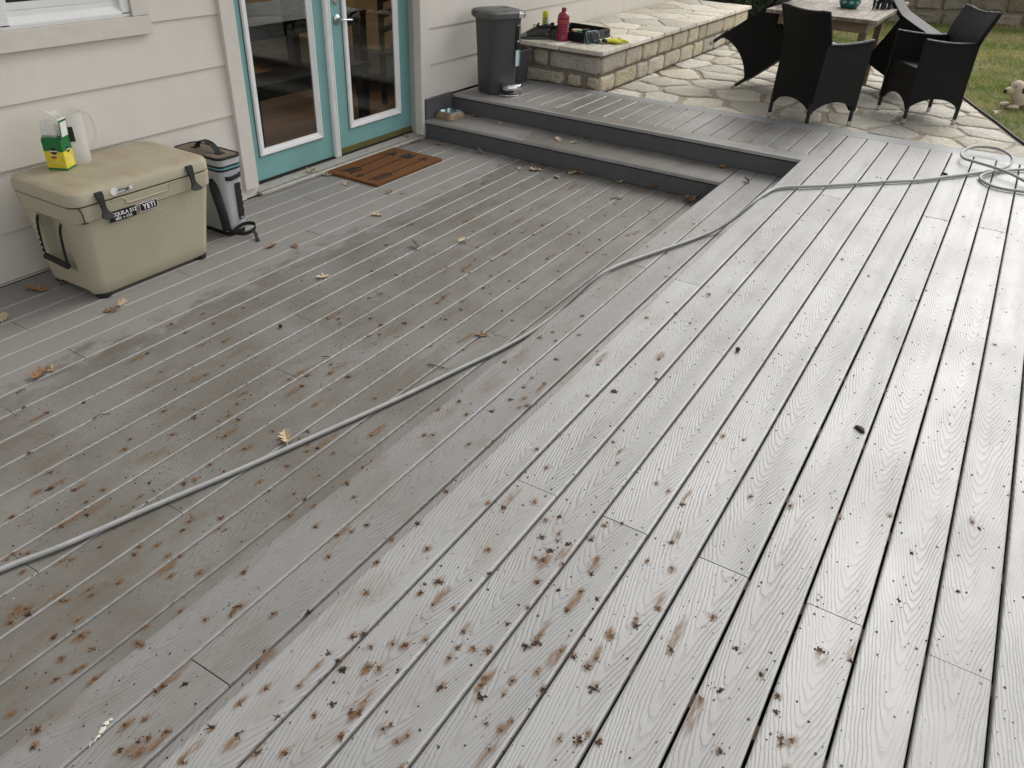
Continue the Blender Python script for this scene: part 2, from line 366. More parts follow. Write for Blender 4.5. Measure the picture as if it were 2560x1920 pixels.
M['toy'] = plain('cream_toy', (.60, .50, .38), .7, var=.12, vscale=18, bscale=60, bstr=.3); M['toy_dark'] = plain('dark_marking', (.06, .035, .025), .6)
M['hose'] = plain('grey_green_hose', (.335, .34, .33), .5, var=.1, vscale=20, bscale=300, bstr=.2, dirt=.25)
def leafm(name, a, b):
    t = NT(name); f = t.noise(t.obj(), 30, 4); r = t.rnd()
    c = t.mix(t.mr(f, .3, .7), a, b); hv = t.n('HueSaturation', i={'Value': t.mr(r, 0, 1, .8, 1.2)}); t.set(hv.inputs['Color'], c); t.base(hv.outputs[0])
    t.p(Roughness=.65); t.bump(f, .5, .003); return t.m
M['leaf_tan'] = leafm('dry_leaf_tan', (.38, .285, .17), (.48, .38, .25)); M['leaf_brown'] = leafm('dry_leaf_brown', (.19, .10, .045), (.27, .15, .07))
M['twig'] = plain('twig_bark', (.07, .05, .035), .8)
M['splat'] = plain('rotten_catkin', (.026, .013, .008), .75, var=.6, vscale=300, bscale=400, bstr=.6)
M['splat_red'] = plain('red_brown_catkin', (.055, .018, .011), .7, var=.5, vscale=300)
M['crumb_pale'] = plain('pale_chip', (.5, .46, .38), .7)
M['dropping'] = plain('bird_dropping', (.60, .565, .47), .7, var=.25, vscale=120)
def stain_mat():
    t = NT('rust_tannin_stain'); u, v, _ = t.sep(t.n('UVMap').outputs[0]); px, py, pz = t.sep(t.pos())
    d = t.math('SQRT', t.math('ADD', t.math('MULTIPLY', u, u), t.math('MULTIPLY', v, v)))
    n1 = t.noise(t.xyz(t.math('MULTIPLY', px, 18), t.math('MULTIPLY', py, 75), 0), 1.0, 5, .7)
    a = t.math('MULTIPLY', t.mr(d, .15, 1.0, 1, 0, True), t.mr(n1, .38, .6, .0, 1))
    t.base(t.mix(t.mr(n1, .35, .7), (.27, .145, .05), (.145, .065, .022))); t.p(Roughness=.6, Alpha=t.math('MULTIPLY', a, .80)); return t.m
M['stain'] = stain_mat()
def grass_m():
    t = NT('lawn_blade'); p = t.pos(); f = t.noise(p, 1.3, 4); f2 = t.noise(p, 14, 3)
    c = t.mix(t.mr(f, .40, .62), (.165, .235, .05), (.42, .38, .17)); c = t.mix(t.mr(f2, .5, .7, 0, .6), c, (.46, .40, .22))
    t.base(c); t.p(Roughness=.6, Specular_IOR_Level=.2)
    tl = t.n('BsdfTranslucent'); t.set(tl.inputs[0], c); mx = t.n('MixShader', i={0: .45}); t.set(mx.inputs[1], t.b.outputs[0]); t.set(mx.inputs[2], tl.outputs[0]); t.set(t.o.inputs[0], mx.outputs[0]); return t.m
M['grass'] = grass_m()
M['lawn'] = plain('lawn_soil', (.13, .125, .05), .95, var=.4, vscale=5)
M['hedge'] = plain('hedge_leaf', (.022, .042, .012), .5, var=.6, vscale=12, bstr=0); M['hedge2'] = plain('hedge_leaf_pale', (.06, .085, .03), .5, var=.4, vscale=12, bstr=0)  # second leaf tone is paler, mixed in at random
M['bark'] = plain('shrub_stem', (.06, .045, .03), .9)

# ================================================================== DECK
TG = 0.0068                                     # gap between boards
deck = empty('deck', kind='structure')
def profile(w, th, r=.0065):
    return [(-w, -th), (-w, -r), (-w + r * .13, -r * .5), (-w + r * .45, -r * .14), (-w + r, 0), (w - r, 0), (w - r * .45, -r * .14), (w - r * .13, -r * .5), (w, -r), (w, -th)]
def board(L, wd, loc, rz=0.0, th=.024, name='deck_board', mat=None, skew0=None, skew1=None):
    pr = profile(wd / 2, th)
    f0 = skew0 or (lambda y: 0.0); f1 = skew1 or (lambda y: L)
    rings = [[(f(y), y, z) for y, z in pr] for f in (f0, f1)]
    b = MB(); b.loft(rings)
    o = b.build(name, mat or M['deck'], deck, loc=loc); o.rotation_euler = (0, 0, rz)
    return o
def run_boards(x0, x1, ya, yb, z, joints=(), jit=.0015):
    xs = [x0] + sorted(j for j in joints if x0 < j < x1) + [x1]
    for a, c in zip(xs, xs[1:]):
        e0 = .0012 if a != x0 else 0; e1 = .0012 if c != x1 else 0
        dy = random.uniform(-.0008, .0008); dz = random.uniform(-jit, .0002)
        board(c - a - e0 - e1, yb - ya - TG + random.uniform(-.0008, .0008), (a + e0, (ya + yb) / 2 + dy, z + dz))
# lower deck
LG = [-2.5038] + [-2.362 + .1418 * k for k in range(17)] + [-.004]
LJ = {1: [2.735], 2: [-.4], 3: [1.112], 4: [.703], 5: [1.932], 6: [3.54], 7: [2.333], 8: [.29], 9: [3.95], 10: [1.128], 11: [1.53], 12: [3.14], 13: [2.33], 14: [1.532], 15: [3.55], 16: [.7], 17: [2.74]}
for k in range(len(LG) - 1):
    run_boards(-1.4, 5.192, LG[k], LG[k + 1], 0.0, LJ.get(k, []))
# middle tread
MZ = .148
run_boards(-1.4, 5.157, -2.672, -2.530, MZ, [3.55]); run_boards(5.157, 5.556, -2.672, -2.530, MZ)
run_boards(-1.4, 5.556, -2.814, -2.672, MZ, [.683]); run_boards(-1.4, 5.556, -2.956, -2.814, MZ, [2.33])
for xa, xb in ((5.157, 5.297), (5.297, 5.437), (5.437, 5.553)):
    board(-.034 + 2.5275, xb - xa - .004, ((xa + xb) / 2, -2.5275, MZ), PI / 2)
# upper deck
UZ = .294
xin = lambda y: 6.362 + (-y - 1.816) * .025
UG = [-3.069 - .1437 * n for n in range(26)]
board(4.6, UG[0] * -1 - 2.9375 - .004, (-1.4, (UG[0] - 2.9375) / 2, UZ))                     # nosing board, first length
hw = (-UG[0] - 2.9375 - .004) / 2
board(2.4, 2 * hw, (3.2024, (UG[0] - 2.9375) / 2, UZ), skew1=lambda y: 5.528 - 3.2024 + (hw - y) / (2 * hw) * .155 - .001)
for n in range(25):
    run_boards(-1.4, xin(UG[n] - .07) - .003, UG[n + 1], UG[n], UZ, [1.577] if n % 2 == 0 else [4.87])
# cross strip above the far steps
SG = [-.537 - .1414 * k for k in range(-3, 18)] + [-3.069]
SG = [-.062] + SG
for a, c in zip(SG, SG[1:]):
    if a - c < .02: continue
    run_boards(5.6865, xin((a + c) / 2) - .003, c, a, UZ)
hw2 = .0775
board(3.005, 2 * hw2, (5.528 + hw2 - .0005, -2.9375 - .1315, UZ), PI / 2, skew0=lambda y: (y + hw2) / (2 * hw2) * .1315 + .001)
# outer edge board along the patio (slightly out of square)
b = MB(); ys = [-.062, -1.2, -2.4, -3.6, -4.8, -6.6]
xo_ = lambda y: 6.5035 + (-y - 1.763) * .05
pts = [(xin(y) + .001, y) for y in ys] + [(xo_(y), y) for y in reversed(ys)]
b.prism(pts, UZ - .05, UZ - .0008); b.build('edge_board', M['edge'], deck, bevel=.003)
# risers, fascia, skirt
def rbox(name, a, c, mat, bev=.002): return MB().box(a, c).build(name, mat, deck, bevel=bev or 0)
rbox('riser_board', (5.170, -2.533, .0015), (5.190, -.03, MZ - .035), M['riser']); rbox('painted_shade_strip', (5.184, -2.53, MZ - .0345), (5.2, -.031, MZ - .0255), M['black_gap'], 0)  # black strip paints the shade line under the lower nosing
rbox('riser_board', (5.541, -2.965, MZ + .0015), (5.5605, -.045, UZ - .035), M['riser']); rbox('painted_shade_strip', (5.555, -2.96, UZ - .0345), (5.575, -.046, UZ - .0255), M['black_gap'], 0)  # black strip again painted as shade, under the upper nosing
rbox('riser_board', (-1.4, -2.585, -.03), (5.169, -2.562, MZ - .026), M['riser'])
rbox('riser_board', (-1.4, -2.985, MZ - .02), (5.575, -2.966, UZ - .026), M['riser'])
rbox('skirt_board', (5.164, -.062, MZ + .0012), (5.5265, -.035, UZ + .012), M['riser'], .003)
rbox('fascia_board', (6.36, -6.6, -.1), (6.38, -.06, UZ - .055), M['riser'])
# joists and shaded ground below
for k in range(-7, 10):
    x = 1.577 + .41 * k
    if x < 5.15: MB().box((x - .02, -2.55, -.16), (x + .02, -.02, -.027)).build('joist', M['joist'], deck)
for k in range(-7, 12):
    x = 1.577 + .41 * k
    if x < 6.34: MB().box((x - .02, -6.6, .12), (x + .02, -2.99, UZ - .027)).build('joist', M['joist'], deck)
tag(MB().box((-1.5, -6.7, -.30), (6.36, -.0, -.25)).build('ground_under_deck', M['dark_void']), kind='structure')
# screw heads
random.seed(11)
b = MB()
def screw(x, y, z):
    x += random.uniform(-.006, .006); y += random.uniform(-.004, .004)
    ring = lambda r, h: [(x + r * math.cos(a * PI / 3), y + r * math.sin(a * PI / 3), z + h) for a in range(6)]
    b.loft([ring(.0034, -.001), ring(.0034, .0005), ring(.0021, .0005), ring(.0021, -.0006)], False, True)
for n in range(-1, 20):
    yy = (-2.9375, UG[0]) if n < 0 else (UG[n], UG[n + 1])
    for k in range(-4, 12):
        x = 1.577 + .41 * k
        if x > 6.3 or x < -.1: continue
        for y in (yy[0] - .026, yy[1] + .026):
            if random.random() < .8:
                if abs(k) < 1 and n % 2 == 0: screw(x - .022, y, UZ); screw(x + .022, y, UZ)
                else: screw(x, y, UZ)
for k2 in range(1, 17):
    for k in range(-4, 9):
        x = 1.53 + .405 * k
        if 0 < x < 5.15 and LG[k2] < -.9:
            for y in (LG[k2] + .026, LG[k2 + 1] - .026):
                if random.random() < .55: screw(x, y, 0)
o = b.build('deck_screw', M['screw'], deck); o['kind'] = 'stuff'

# ================================================================== HOUSE
house = tag(empty('house'), 'pale lap-sided house wall with teal glazed double doors and white window', 'house')
def hpart(name, mb, mat, parent=None, **k): return mb.build(name, mat, parent or house, **k)
def lap(x0, x1, z0, z1, yo=0.0):
    b = MB(); t = .009
    prof = [(yo - .0005, z0), (yo + t * .15, z1 + .02), (yo + t * 1.2, z1 + .02), (yo + t, z0)]
    prof = [(yo - .003, z0 + .0), (yo + .0115, z1 + .025), (yo + .019, z1 + .025), (yo + .0105, z0 + .0)]
    n = max(2, int((x1 - x0) / .5)); rings = []
    for i in range(n + 1):
        x = x0 + (x1 - x0) * i / n; dz = random.uniform(-.0012, .0012) if 0 < i < n else 0
        rings.append([(x, y, z + dz) for y, z in prof])
    b.loft(rings); return b
LZ = [.012, .247, .534, .821, 1.095, 1.375, 1.655, 1.935, 2.215, 2.50, 2.78]
for a, c in zip(LZ, LZ[1:]):
    if a < 1.04: hpart('siding_board', lap(-1.6, 3.306, a, c), M['siding'])
    else:
        hpart('siding_board', lap(2.838, 3.306, a, c), M['siding']); hpart('siding_board', lap(-1.6, 1.955, a, c), M['siding'])
RY = -.03
RZ = [.296, .552, .816, 1.09, 1.37, 1.65, 1.93, 2.21, 2.5, 2.78]
for a, c in zip(RZ, RZ[1:]):
    for x0, x1 in ((5.245, 8.9), (8.903, 11.6)): hpart('siding_board', lap(x0, x1, a, c, RY), M['siding'])
hpart('wall_sheathing', MB().box((-1.6, .022, -.25), (3.40, .14, 2.8)).box((5.17, .022, -.25), (11.6, .14, 2.8)).box((3.40, .022, 2.12), (5.17, .14, 2.8)), M['black_gap'])
# foundation lip at the wall base
hpart('base_flashing', MB().box((-1.6, -.006, .0008), (3.30, .012, .0065)), M['trim'])
# door casing
hpart('door_casing', MB().box((3.29, -.026, .062), (3.395, .016, 2.2)), M['trim'], bevel=.002)
hpart('door_casing', MB().box((5.158, RY - .014, .012), (5.243, RY + .03, 2.2)), M['trim'], bevel=.002)
hpart('brick_moulding', MB().box((5.118, -.052, .03), (5.154, .02, 2.2)), M['trim'], bevel=.006)
hpart('casing_block', MB().box((3.262, -.004, .003), (3.284, .012, .06)).box((3.285, -.0, .003), (3.40, .02, .058)), M['siding'])
hpart('door_casing', MB().box((3.29, -.026, 2.203), (5.243, .016, 2.32)), M['trim'])
hpart('jamb', MB().box((5.1445, -.024, .03), (5.164, .16, 2.17)), M['jamb']); hpart('jamb', MB().box((3.395, .018, .03), (3.43, .16, 2.17)), M['jamb'])
thr = hpart('threshold', MB().loft([[(x, -.045, .004), (x, -.045, .018), (x, -.038, .024), (x, .06, .036), (x, .18, .036), (x, .18, .004)] for x in (3.397, 5.155)]), M['sill'])
for y, z in ((-.030, .0255), (-.020, .0268)): hpart('threshold_groove', MB().box((3.40, y - .0012, z - .004), (5.112, y + .0012, z + .0005)), M['black_rubber'], thr)
hpart('threshold_gasket', MB().box((3.40, .062, .034), (5.14, .085, .046)), M['black_gap'], thr)
def door(x0, x1, gx0, gx1, z0, gz0, mould):
    y0, y1 = .08, .122; zt = 2.16; gz1 = 1.98
    d = hpart('door', MB().box((x0, y0, z0), (gx0, y1, zt)).box((gx1, y0, z0), (x1, y1, zt)).box((gx0, y0, z0), (gx1, y1, gz0)).box((gx0, y0, gz1), (gx1, y1, zt)), M['teal'])
    # moulded white glazing frame, four mitred bars with a stepped section
    sec = [(0, 0), (0, .010), (.006, .016), (.014, .016), (.018, .011), (.026, .011), (.031, .007), (mould, .004), (mould, -.006), (0, -.006)]
    b = MB(); cx = [(gx0 - .006, gz0 - .006), (gx1 + .006, gz0 - .006), (gx1 + .006, gz1 + .006), (gx0 - .006, gz1 + .006)]
    sg = [(1, 1), (-1, 1), (-1, -1), (1, -1)]
    for i in range(4):
        j = (i + 1) % 4
        b.loft([[(cx[k][0] + sg[k][0] * s, y0 - h, cx[k][1] + sg[k][1] * s) for s, h in sec] for k in (i, j)])
    b.build('glazing_frame', M['white_paint'], d)
    i = mould - .004
    MB().box((gx0 + i, y0 + .008, gz0 + i), (gx1 - i, y0 + .0125, gz1 - i)).build('pane', M['glass'], d)
    MB().box((gx0 - .012, y0 - .0012, gz0 - .012), (gx0 - .0075, y0 + .002, gz1 + .012)).box((gx0 - .0075, y0 - .0012, gz0 - .012), (gx1 + .012, y0 + .002, gz0 - .0075)).build('sealant_bead', M['black_gap'], d)
    return d
dl = door(3.40, 4.222, 3.532, 4.112, .052, .212, .044)
dr = door(4.282, 5.141, 4.410, 5.000, .046, .215, .048)
MB().box((4.286, .0755, .0405), (5.139, .0795, .086)).build('door_sweep', M['olive'], dr)
MB().box((3.41, .0765, .0395), (4.215, .0795, .051)).build('door_sweep', M['black_gap'], dl)
b = MB(); b.loft([[(4.216, .078, z), (4.216, .062, z), (4.222, .052, z), (4.234, .048, z), (4.238, .053, z), (4.252, .053, z), (4.256, .048, z), (4.268, .052, z), (4.274, .062, z), (4.274, .078, z)] for z in (.043, 2.16)])
b.build('astragal', M['white_paint'], dl)
hd = MB(); rot = Matrix.Translation((4.352, .079, .955)) @ Matrix.Rotation(PI / 2, 4, 'X')
k0 = len(hd.v); hd.lathe([(.033, 0), (.033, .006), (.028, .011), (.013, .013), (.011, .028), (.011, .045)], 24); hd.tf(rot, k0)
hd.tube(spline([(4.352, .040, .955), (4.352, .033, .955), (4.37, .030, .956), (4.41, .030, .953), (4.455, .034, .948)], 5), [.010] * 10 + [.009] * 11, 10, flat=.75)
hd.build('handle', M['steel'], dr, smooth=True)
b = MB(); k0 = 0; b.lathe([(.027, 0), (.027, .006), (.022, .012), (.02, .012)], 20); b.tf(Matrix.Translation((4.352, .079, 1.075)) @ Matrix.Rotation(PI / 2, 4, 'X')); b.build('deadbolt', M['steel'], dr, smooth=True)
# window
win = hpart('window_frame', MB().loft([[(x, y, z) for y, z in ((.03, 1.135), (-.004, 1.135), (-.008, 1.147), (-.008, 1.155), (.012, 1.185), (.014, 1.212), (.03, 1.212))] for x in (2.062, 2.732)]).box((2.062, -.008, 1.15), (2.108, .03, 2.1)).box((2.686, -.008, 1.15), (2.732, .03, 2.1)).box((2.06, -.008, 2.05), (2.732, .03, 2.11)), M['white_paint'])
MB().box((2.108, .010, 1.2125), (2.686, .026, 1.243)).box((2.108, .010, 1.243), (2.13, .026, 2.05)).box((2.664, .010, 1.243), (2.686, .026, 2.05)).build('sash', M['white_paint'], win)
MB().box((2.13, .018, 1.243), (2.664, .022, 2.05)).build('pane', M['glass'], win)
MB().box((2.05, .12, 1.15), (2.74, .13, 2.1)).build('blind', M['indoor_dark'], win)
hpart('window_trim', MB().box((2.002, -.026, 1.046), (2.836, .01, 1.134)), M['trim'], bevel=.002); hpart('window_trim', MB().box((2.735, -.024, 1.136), (2.836, .01, 2.2)), M['trim'], bevel=.002)
hpart('window_trim', MB().box((1.958, -.024, 1.136), (2.058, .01, 2.2)), M['trim'], bevel=.002); hpart('window_trim', MB().box((1.90, -.024, 1.046), (2.000, .01, 1.134)), M['trim'], bevel=.002)
# eaves and roof
hpart('soffit', MB().box((-2.2, -.62, 2.78), (12.2, .0, 2.80)), M['soffit'])
hpart('fascia', MB().box((-2.2, -.645, 2.70), (12.2, -.622, 2.86)), M['trim'])
hpart('gutter', MB().loft([[(x, -.648, 2.85), (x, -.648, 2.74), (x, -.70, 2.735), (x, -.755, 2.79), (x, -.76, 2.85), (x, -.75, 2.85), (x, -.745, 2.795), (x, -.695, 2.748), (x, -.66, 2.75), (x, -.66, 2.85)] for x in (-2.2, 12.2)]), M['white_paint'])
rfz = lambda y: 2.862 + (y + .66) * .365
for xa, xb, ya, yb in ((-2.2, 12.2, -.66, .45), (-2.2, 2.2, .45, 5.2), (6.6, 12.2, .45, 5.2), (2.2, 6.6, 4.4, 5.2)):
    hpart('roof', MB().loft([[(x, ya, rfz(ya)), (x, yb, rfz(yb)), (x, yb, rfz(yb) - .06), (x, ya, rfz(ya) - .06)] for x in (xa, xb)]), M['roofing'])  # roof left open over the room, unseen, to let sky light in
# room behind the glass
def struct(name, mb, mat, **k): return tag(mb.build(name, mat, **k), kind='structure')
fl = struct('indoor_floor', MB().box((1.5, .19, -.02), (7.0, 5.0, .02)), M['indoor_dark'])
for k in range(30):
    y = .21 + k * .125
    MB().box((1.5, y, .021), (7.0, y + .1235, .034)).build('floor_plank', M['indoor_floor'], fl)
struct('indoor_wall', MB().box((1.4, 5.0, 0), (2.2, 5.1, 2.6)).box((6.4, 5.0, 0), (7.1, 5.1, 2.6)).box((2.2, 5.0, 0), (6.4, 5.1, .35)).box((2.2, 5.0, 2.3), (6.4, 5.1, 2.6)), M['indoor_wall']); struct('indoor_wall', MB().box((1.4, .2, 0), (1.5, 5.0, 2.6)), M['indoor_wall'])  # wide back wall opening added, unseen, to bring daylight onto the indoor floor
struct('indoor_wall', MB().box((7.0, .2, 0), (7.1, 2.2, 2.6)).box((7.0, 4.2, 0), (7.1, 5.0, 2.6)).box((7.0, 2.2, 0), (7.1, 4.2, .9)).box((7.0, 2.2, 2.0), (7.1, 4.2, 2.6)), M['indoor_wall'])  # unseen side wall opening, also added to let daylight in
struct('indoor_ceiling', MB().box((1.4, .15, 2.6), (7.1, .5, 2.65)).box((1.4, 4.4, 2.6), (7.1, 5.1, 2.65)).box((1.4, .5, 2.6), (2.2, 4.4, 2.65)).box((6.6, .5, 2.6), (7.1, 4.4, 2.65)), M['soffit'])  # unseen ceiling opening added under the roof hole to light the room
def indoor_table(name, label, cat, x0, x1, y0, y1, h, leg):
    t = tag(empty(name, ((x0 + x1) / 2, (y0 + y1) / 2, .034)), label, cat); dx, dy = (x1 - x0) / 2, (y1 - y0) / 2
    MB().box((-dx, -dy, h - .045), (dx, dy, h)).build('tabletop', M['indoor_dark'], t, bevel=.004)
    MB().box((-dx + .05, -dy + .05, h - .12), (dx - .05, dy - .05, h - .046)).build('apron', M['indoor_dark'], t)
    for sx in (-1, 1):
        for sy in (-1, 1): MB().box((sx * (dx - .05) - leg, sy * (dy - .05) - leg, 0), (sx * (dx - .05) + leg, sy * (dy - .05) + leg, h - .046)).build('leg', M['indoor_dark'], t)
    return t
indoor_table('dining_table', 'dark wooden dining table standing indoors behind the door glass', 'table', 3.75, 5.9, 1.15, 2.1, .74, .045)
indoor_table('dining_bench', 'dark low bench indoors between the glass doors and dining table', 'bench', 4.0, 5.3, .62, .95, .45, .035)
ch = tag(empty('dining_chair', (5.95, .72, .034), .35), 'dark slatted dining chair indoors behind the right glass door', 'chair')
MB().box((-.21, -.2, .42), (.21, .2, .45)).build('seat', M['indoor_dark'], ch)
for sx in (-1, 1):
    MB().box((sx * .19 - .02, -.2, 0), (sx * .19 + .02, -.16, .42)).build('leg', M['indoor_dark'], ch); MB().box((sx * .19 - .02, .16, 0), (sx * .19 + .02, .2, .95)).build('leg', M['indoor_dark'], ch)
for z in (.6, .72, .84): MB().box((-.17, .165, z), (.17, .19, z + .05)).build('slat', M['indoor_dark'], ch)

# ================================================================== PATIO
PZ = .24
EDGE = [(6.0, -4.95), (6.6, -4.56), (7.32, -4.23), (7.52, -4.15), (7.95, -4.0), (8.35, -3.84), (8.81, -3.67), (9.8, -3.22), (10.8, -2.6), (11.4, -1.8), (11.55, -.7)]
def yedge(x):
    for (xa, ya), (xb, yb) in zip(EDGE, EDGE[1:]):
        if xa <= x <= xb: return ya + (yb - ya) * (x - xa) / (xb - xa)
    return -9 if x < 6 else 5
patio = tag(MB().prism([(6.383, -.05), (6.383, -4.74)] + EDGE[1:] + [(11.55, -.05)], .05, PZ - .013).build('patio', M['mortar']), kind='structure')
def clip(poly, nx, ny, d):                     # keep nx*x+ny*y <= d
    out = []
    for i in range(len(poly)):
        a, b = poly[i], poly[(i + 1) % len(poly)]; da, db = nx * a[0] + ny * a[1] - d, nx * b[0] + ny * b[1] - d
        if da <= 0: out.append(a)
        if da * db < 0:
            t = da / (da - db); out.append((a[0] + (b[0] - a[0]) * t, a[1] + (b[1] - a[1]) * t))
    return out
def voronoi(pts, box):
    res = []
    for i, p in enumerate(pts):
        poly = [(box[0], box[2]), (box[1], box[2]), (box[1], box[3]), (box[0], box[3])]
        for j, q in enumerate(pts):
            if i != j and abs(p[0] - q[0]) < 2.2 and abs(p[1] - q[1]) < 2.2 and len(poly) > 2:
                nx, ny = q[0] - p[0], q[1] - p[1]; poly = clip(poly, nx, ny, nx * (p[0] + q[0]) / 2 + ny * (p[1] + q[1]) / 2)
        res.append(poly)
    return res
def inset(poly, d):
    n = len(poly); A = sum(poly[i][0] * poly[(i + 1) % n][1] - poly[(i + 1) % n][0] * poly[i][1] for i in range(n))
    if A < 0: poly = poly[::-1]
    out = list(poly)
    for i in range(n):
        a, b = poly[i], poly[(i + 1) % n]; ex, ey = b[0] - a[0], b[1] - a[1]; L = math.hypot(ex, ey)
        if L < 1e-6: continue
        nx, ny = ey / L, -ex / L
        out = clip(out, nx, ny, nx * a[0] + ny * a[1] - d) if len(out) > 2 else out
    return out
def rough_outline(poly, step, jit, rad=.035, rnd=random):
    # round the corners once (Chaikin), resample, jitter
    P = []
    n = len(poly)
    for i in range(n):
        a, b = Vector(poly[i]), Vector(poly[(i + 1) % n]); L_ = (b - a).length; r_ = min(.25, rad / L_) if L_ > 0 else 0; P += [a * (1 - r_) + b * r_, a * r_ + b * (1 - r_)] if L_ > .05 else [(a + b) / 2]
    out = []
    for i in range(len(P)):
        a, b = P[i], P[(i + 1) % len(P)]; m = max(1, int((b - a).length / step)); nrm = Vector((b.y - a.y, a.x - b.x)); nrm = nrm.normalized() if nrm.length > 0 else nrm
        for k in range(m): out.append(tuple(a + (b - a) * (k / m) + nrm * rnd.uniform(-jit, jit * .3)))
    return out
def slab_stone(poly, z0, z1, edge=.012, lift=.004):
    cx = sum(p[0] for p in poly) / len(poly); cy = sum(p[1] for p in poly) / len(poly)
    def sc_(p, d): 
        v = Vector((cx - p[0], cy - p[1])); L = v.length; v = v / L if L else v; dd = min(d, L * .5); return (p[0] + v.x * dd, p[1] + v.y * dd)
    r = [[(x, y, z0) for x, y in poly], [(x, y, z1 - edge * .8) for x, y in poly],
         [(*sc_(p, edge * .5), z1 - edge * .2 + random.uniform(-.0015, .0015)) for p in poly], [(*sc_(p, edge * 1.6), z1 + lift * .5 + random.uniform(-.002, .002)) for p in poly]]
    return MB().loft(r, True, True)
def area(poly): return abs(sum(poly[i][0] * poly[(i + 1) % len(poly)][1] - poly[(i + 1) % len(poly)][0] * poly[i][1] for i in range(len(poly)))) / 2
random.seed(23)
pts = []
tries = 0
while len(pts) < 165 and tries < 9000:
    tries += 1; x = random.uniform(6.2, 11.8); y = random.uniform(-4.9, -.6); rr = random.choice((.26, .33, .38, .46))
    if all(((x - a) * .92) ** 2 + ((y - b_) * 1.08) ** 2 > ((rr + c) / 2) ** 2 for a, b_, c in pts): pts.append((x, y, rr))
for poly in voronoi([(a, b_) for a, b_, _ in pts], (6.385, 11.6, -5.0, -.90)):
    if len(poly) < 3: continue
    cx = sum(p[0] for p in poly) / len(poly)
    for (xa, ya), (xb, yb) in zip(EDGE, EDGE[1:]):
        if len(poly) < 3 or xb < min(p[0] for p in poly) - .1 or xa > max(p[0] for p in poly) + .1: continue
        nx, ny = (yb - ya), -(xb - xa); L = math.hypot(nx, ny); nx, ny = nx / L, ny / L
        poly = clip(poly, nx, ny, nx * xa + ny * ya - .012) if len(poly) > 2 else poly
    for ya, yb in ((-1, -2.4), (-2.4, -3.6), (-3.6, -4.8)):      # butt against the deck edge
        xa, xb = xo_(ya), xo_(yb); nx, ny = -(ya - yb), (xa - xb); L = math.hypot(nx, ny)
        poly = clip(poly, nx / L, ny / L, (nx * xa + ny * ya) / L - .01) if len(poly) > 2 else poly
    if len(poly) < 3: continue
    poly = inset(poly, random.choice((.007, .009, .012, .018, .026)))
    if len(poly) < 3 or area(poly) < .012: continue
    slab_stone(rough_outline(poly, .065, .022, .03), PZ - .03, PZ + random.uniform(-.004, .003)).build('flagstone', M['flag'], patio, smooth=True)
b = MB()                                           # dark edging between paving and lawn
for (xa, ya), (xb, yb) in zip(EDGE[:-1], EDGE[1:]):
    d = Vector((xb - xa, yb - ya)).normalized(); n_ = Vector((d.y, -d.x)) * .016
    b.add([(xa, ya, .1), (xb, yb, .1), (xb + n_.x, yb + n_.y, .1), (xa + n_.x, ya + n_.y, .1), (xa, ya, PZ + .006), (xb, yb, PZ + .006), (xb + n_.x, yb + n_.y, PZ + .006), (xa + n_.x, ya + n_.y, PZ + .006)], [(0, 3, 2, 1), (4, 5, 6, 7), (0, 1, 5, 4), (1, 2, 6, 5), (2, 3, 7, 6), (3, 0, 4, 7)])
tag(b.build('lawn_edging', M['black_gap']), 'thin dark edging strip curving between the flagstones and lawn', 'edging')

# ================================================================== LAWN, GARDEN WALL, HEDGE
b = MB(); N = 40
for i in range(N + 1):
    for j in range(N + 1):
        x = -20 + 80 * (i / N); y = -40 + 50 * (j / N); b.v.append((x, y, PZ - .045 + .02 * math.sin(x * 1.3) * math.cos(y * .9)))
for i in range(N):
    for j in range(N):
        x = -20 + 80 * (i + .5) / N; y = -40 + 50 * (j + .5) / N
        if x < 6.7 and y > -6.9 and x > -1.6 - 2: continue
        b.f.append((i * (N + 1) + j, (i + 1) * (N + 1) + j, (i + 1) * (N + 1) + j + 1, i * (N + 1) + j + 1)); b.mi.append(0)
tag(b.build('lawn', M['lawn'], smooth='all'), kind='structure')
random.seed(5)
b = MB(); cnt = 0
while cnt < 60000:
    x = 6.4 + 9.4 * random.random() ** 1.0; y = random.uniform(-7.0, -1.2)
    if y > yedge(x) - .03: continue
    if x < 6.65: continue
    if y > -2.5 - 1.35 * (x - 14.4) and x > 14.35: continue
    if random.random() > (1.0 if x < 10.5 else .55): continue
    cnt += 1
    h = random.uniform(.02, .05); a = random.uniform(0, 2 * PI); wd = random.uniform(.002, .0045) * (1.0 if x < 9.5 else 1.8)
    dx, dy = math.cos(a) * wd, math.sin(a) * wd; la = random.uniform(0, 2 * PI); ll = random.uniform(.0, .045); z = PZ - .04
    lx, ly = math.cos(la) * ll, math.sin(la) * ll
    k = len(b.v); b.v += [(x - dx, y - dy, z), (x + dx, y + dy, z), (x + lx * .5 + dx * .7, y + ly * .5 + dy * .7, z + h * .7), (x + lx * .5 - dx * .7, y + ly * .5 - dy * .7, z + h * .7), (x + lx, y + ly, z + h * (1 if ll < .03 else .75))]
    b.f += [(k, k + 1, k + 2, k + 3), (k + 3, k + 2, k + 4)]; b.mi += [0, 0]
me = bpy.data.meshes.new('grass'); me.from_pydata(b.v, [], b.f); me.materials.append(M['grass']); o = bpy.data.objects.new('grass', me); C.objects.link(o); tag(o, kind='stuff')

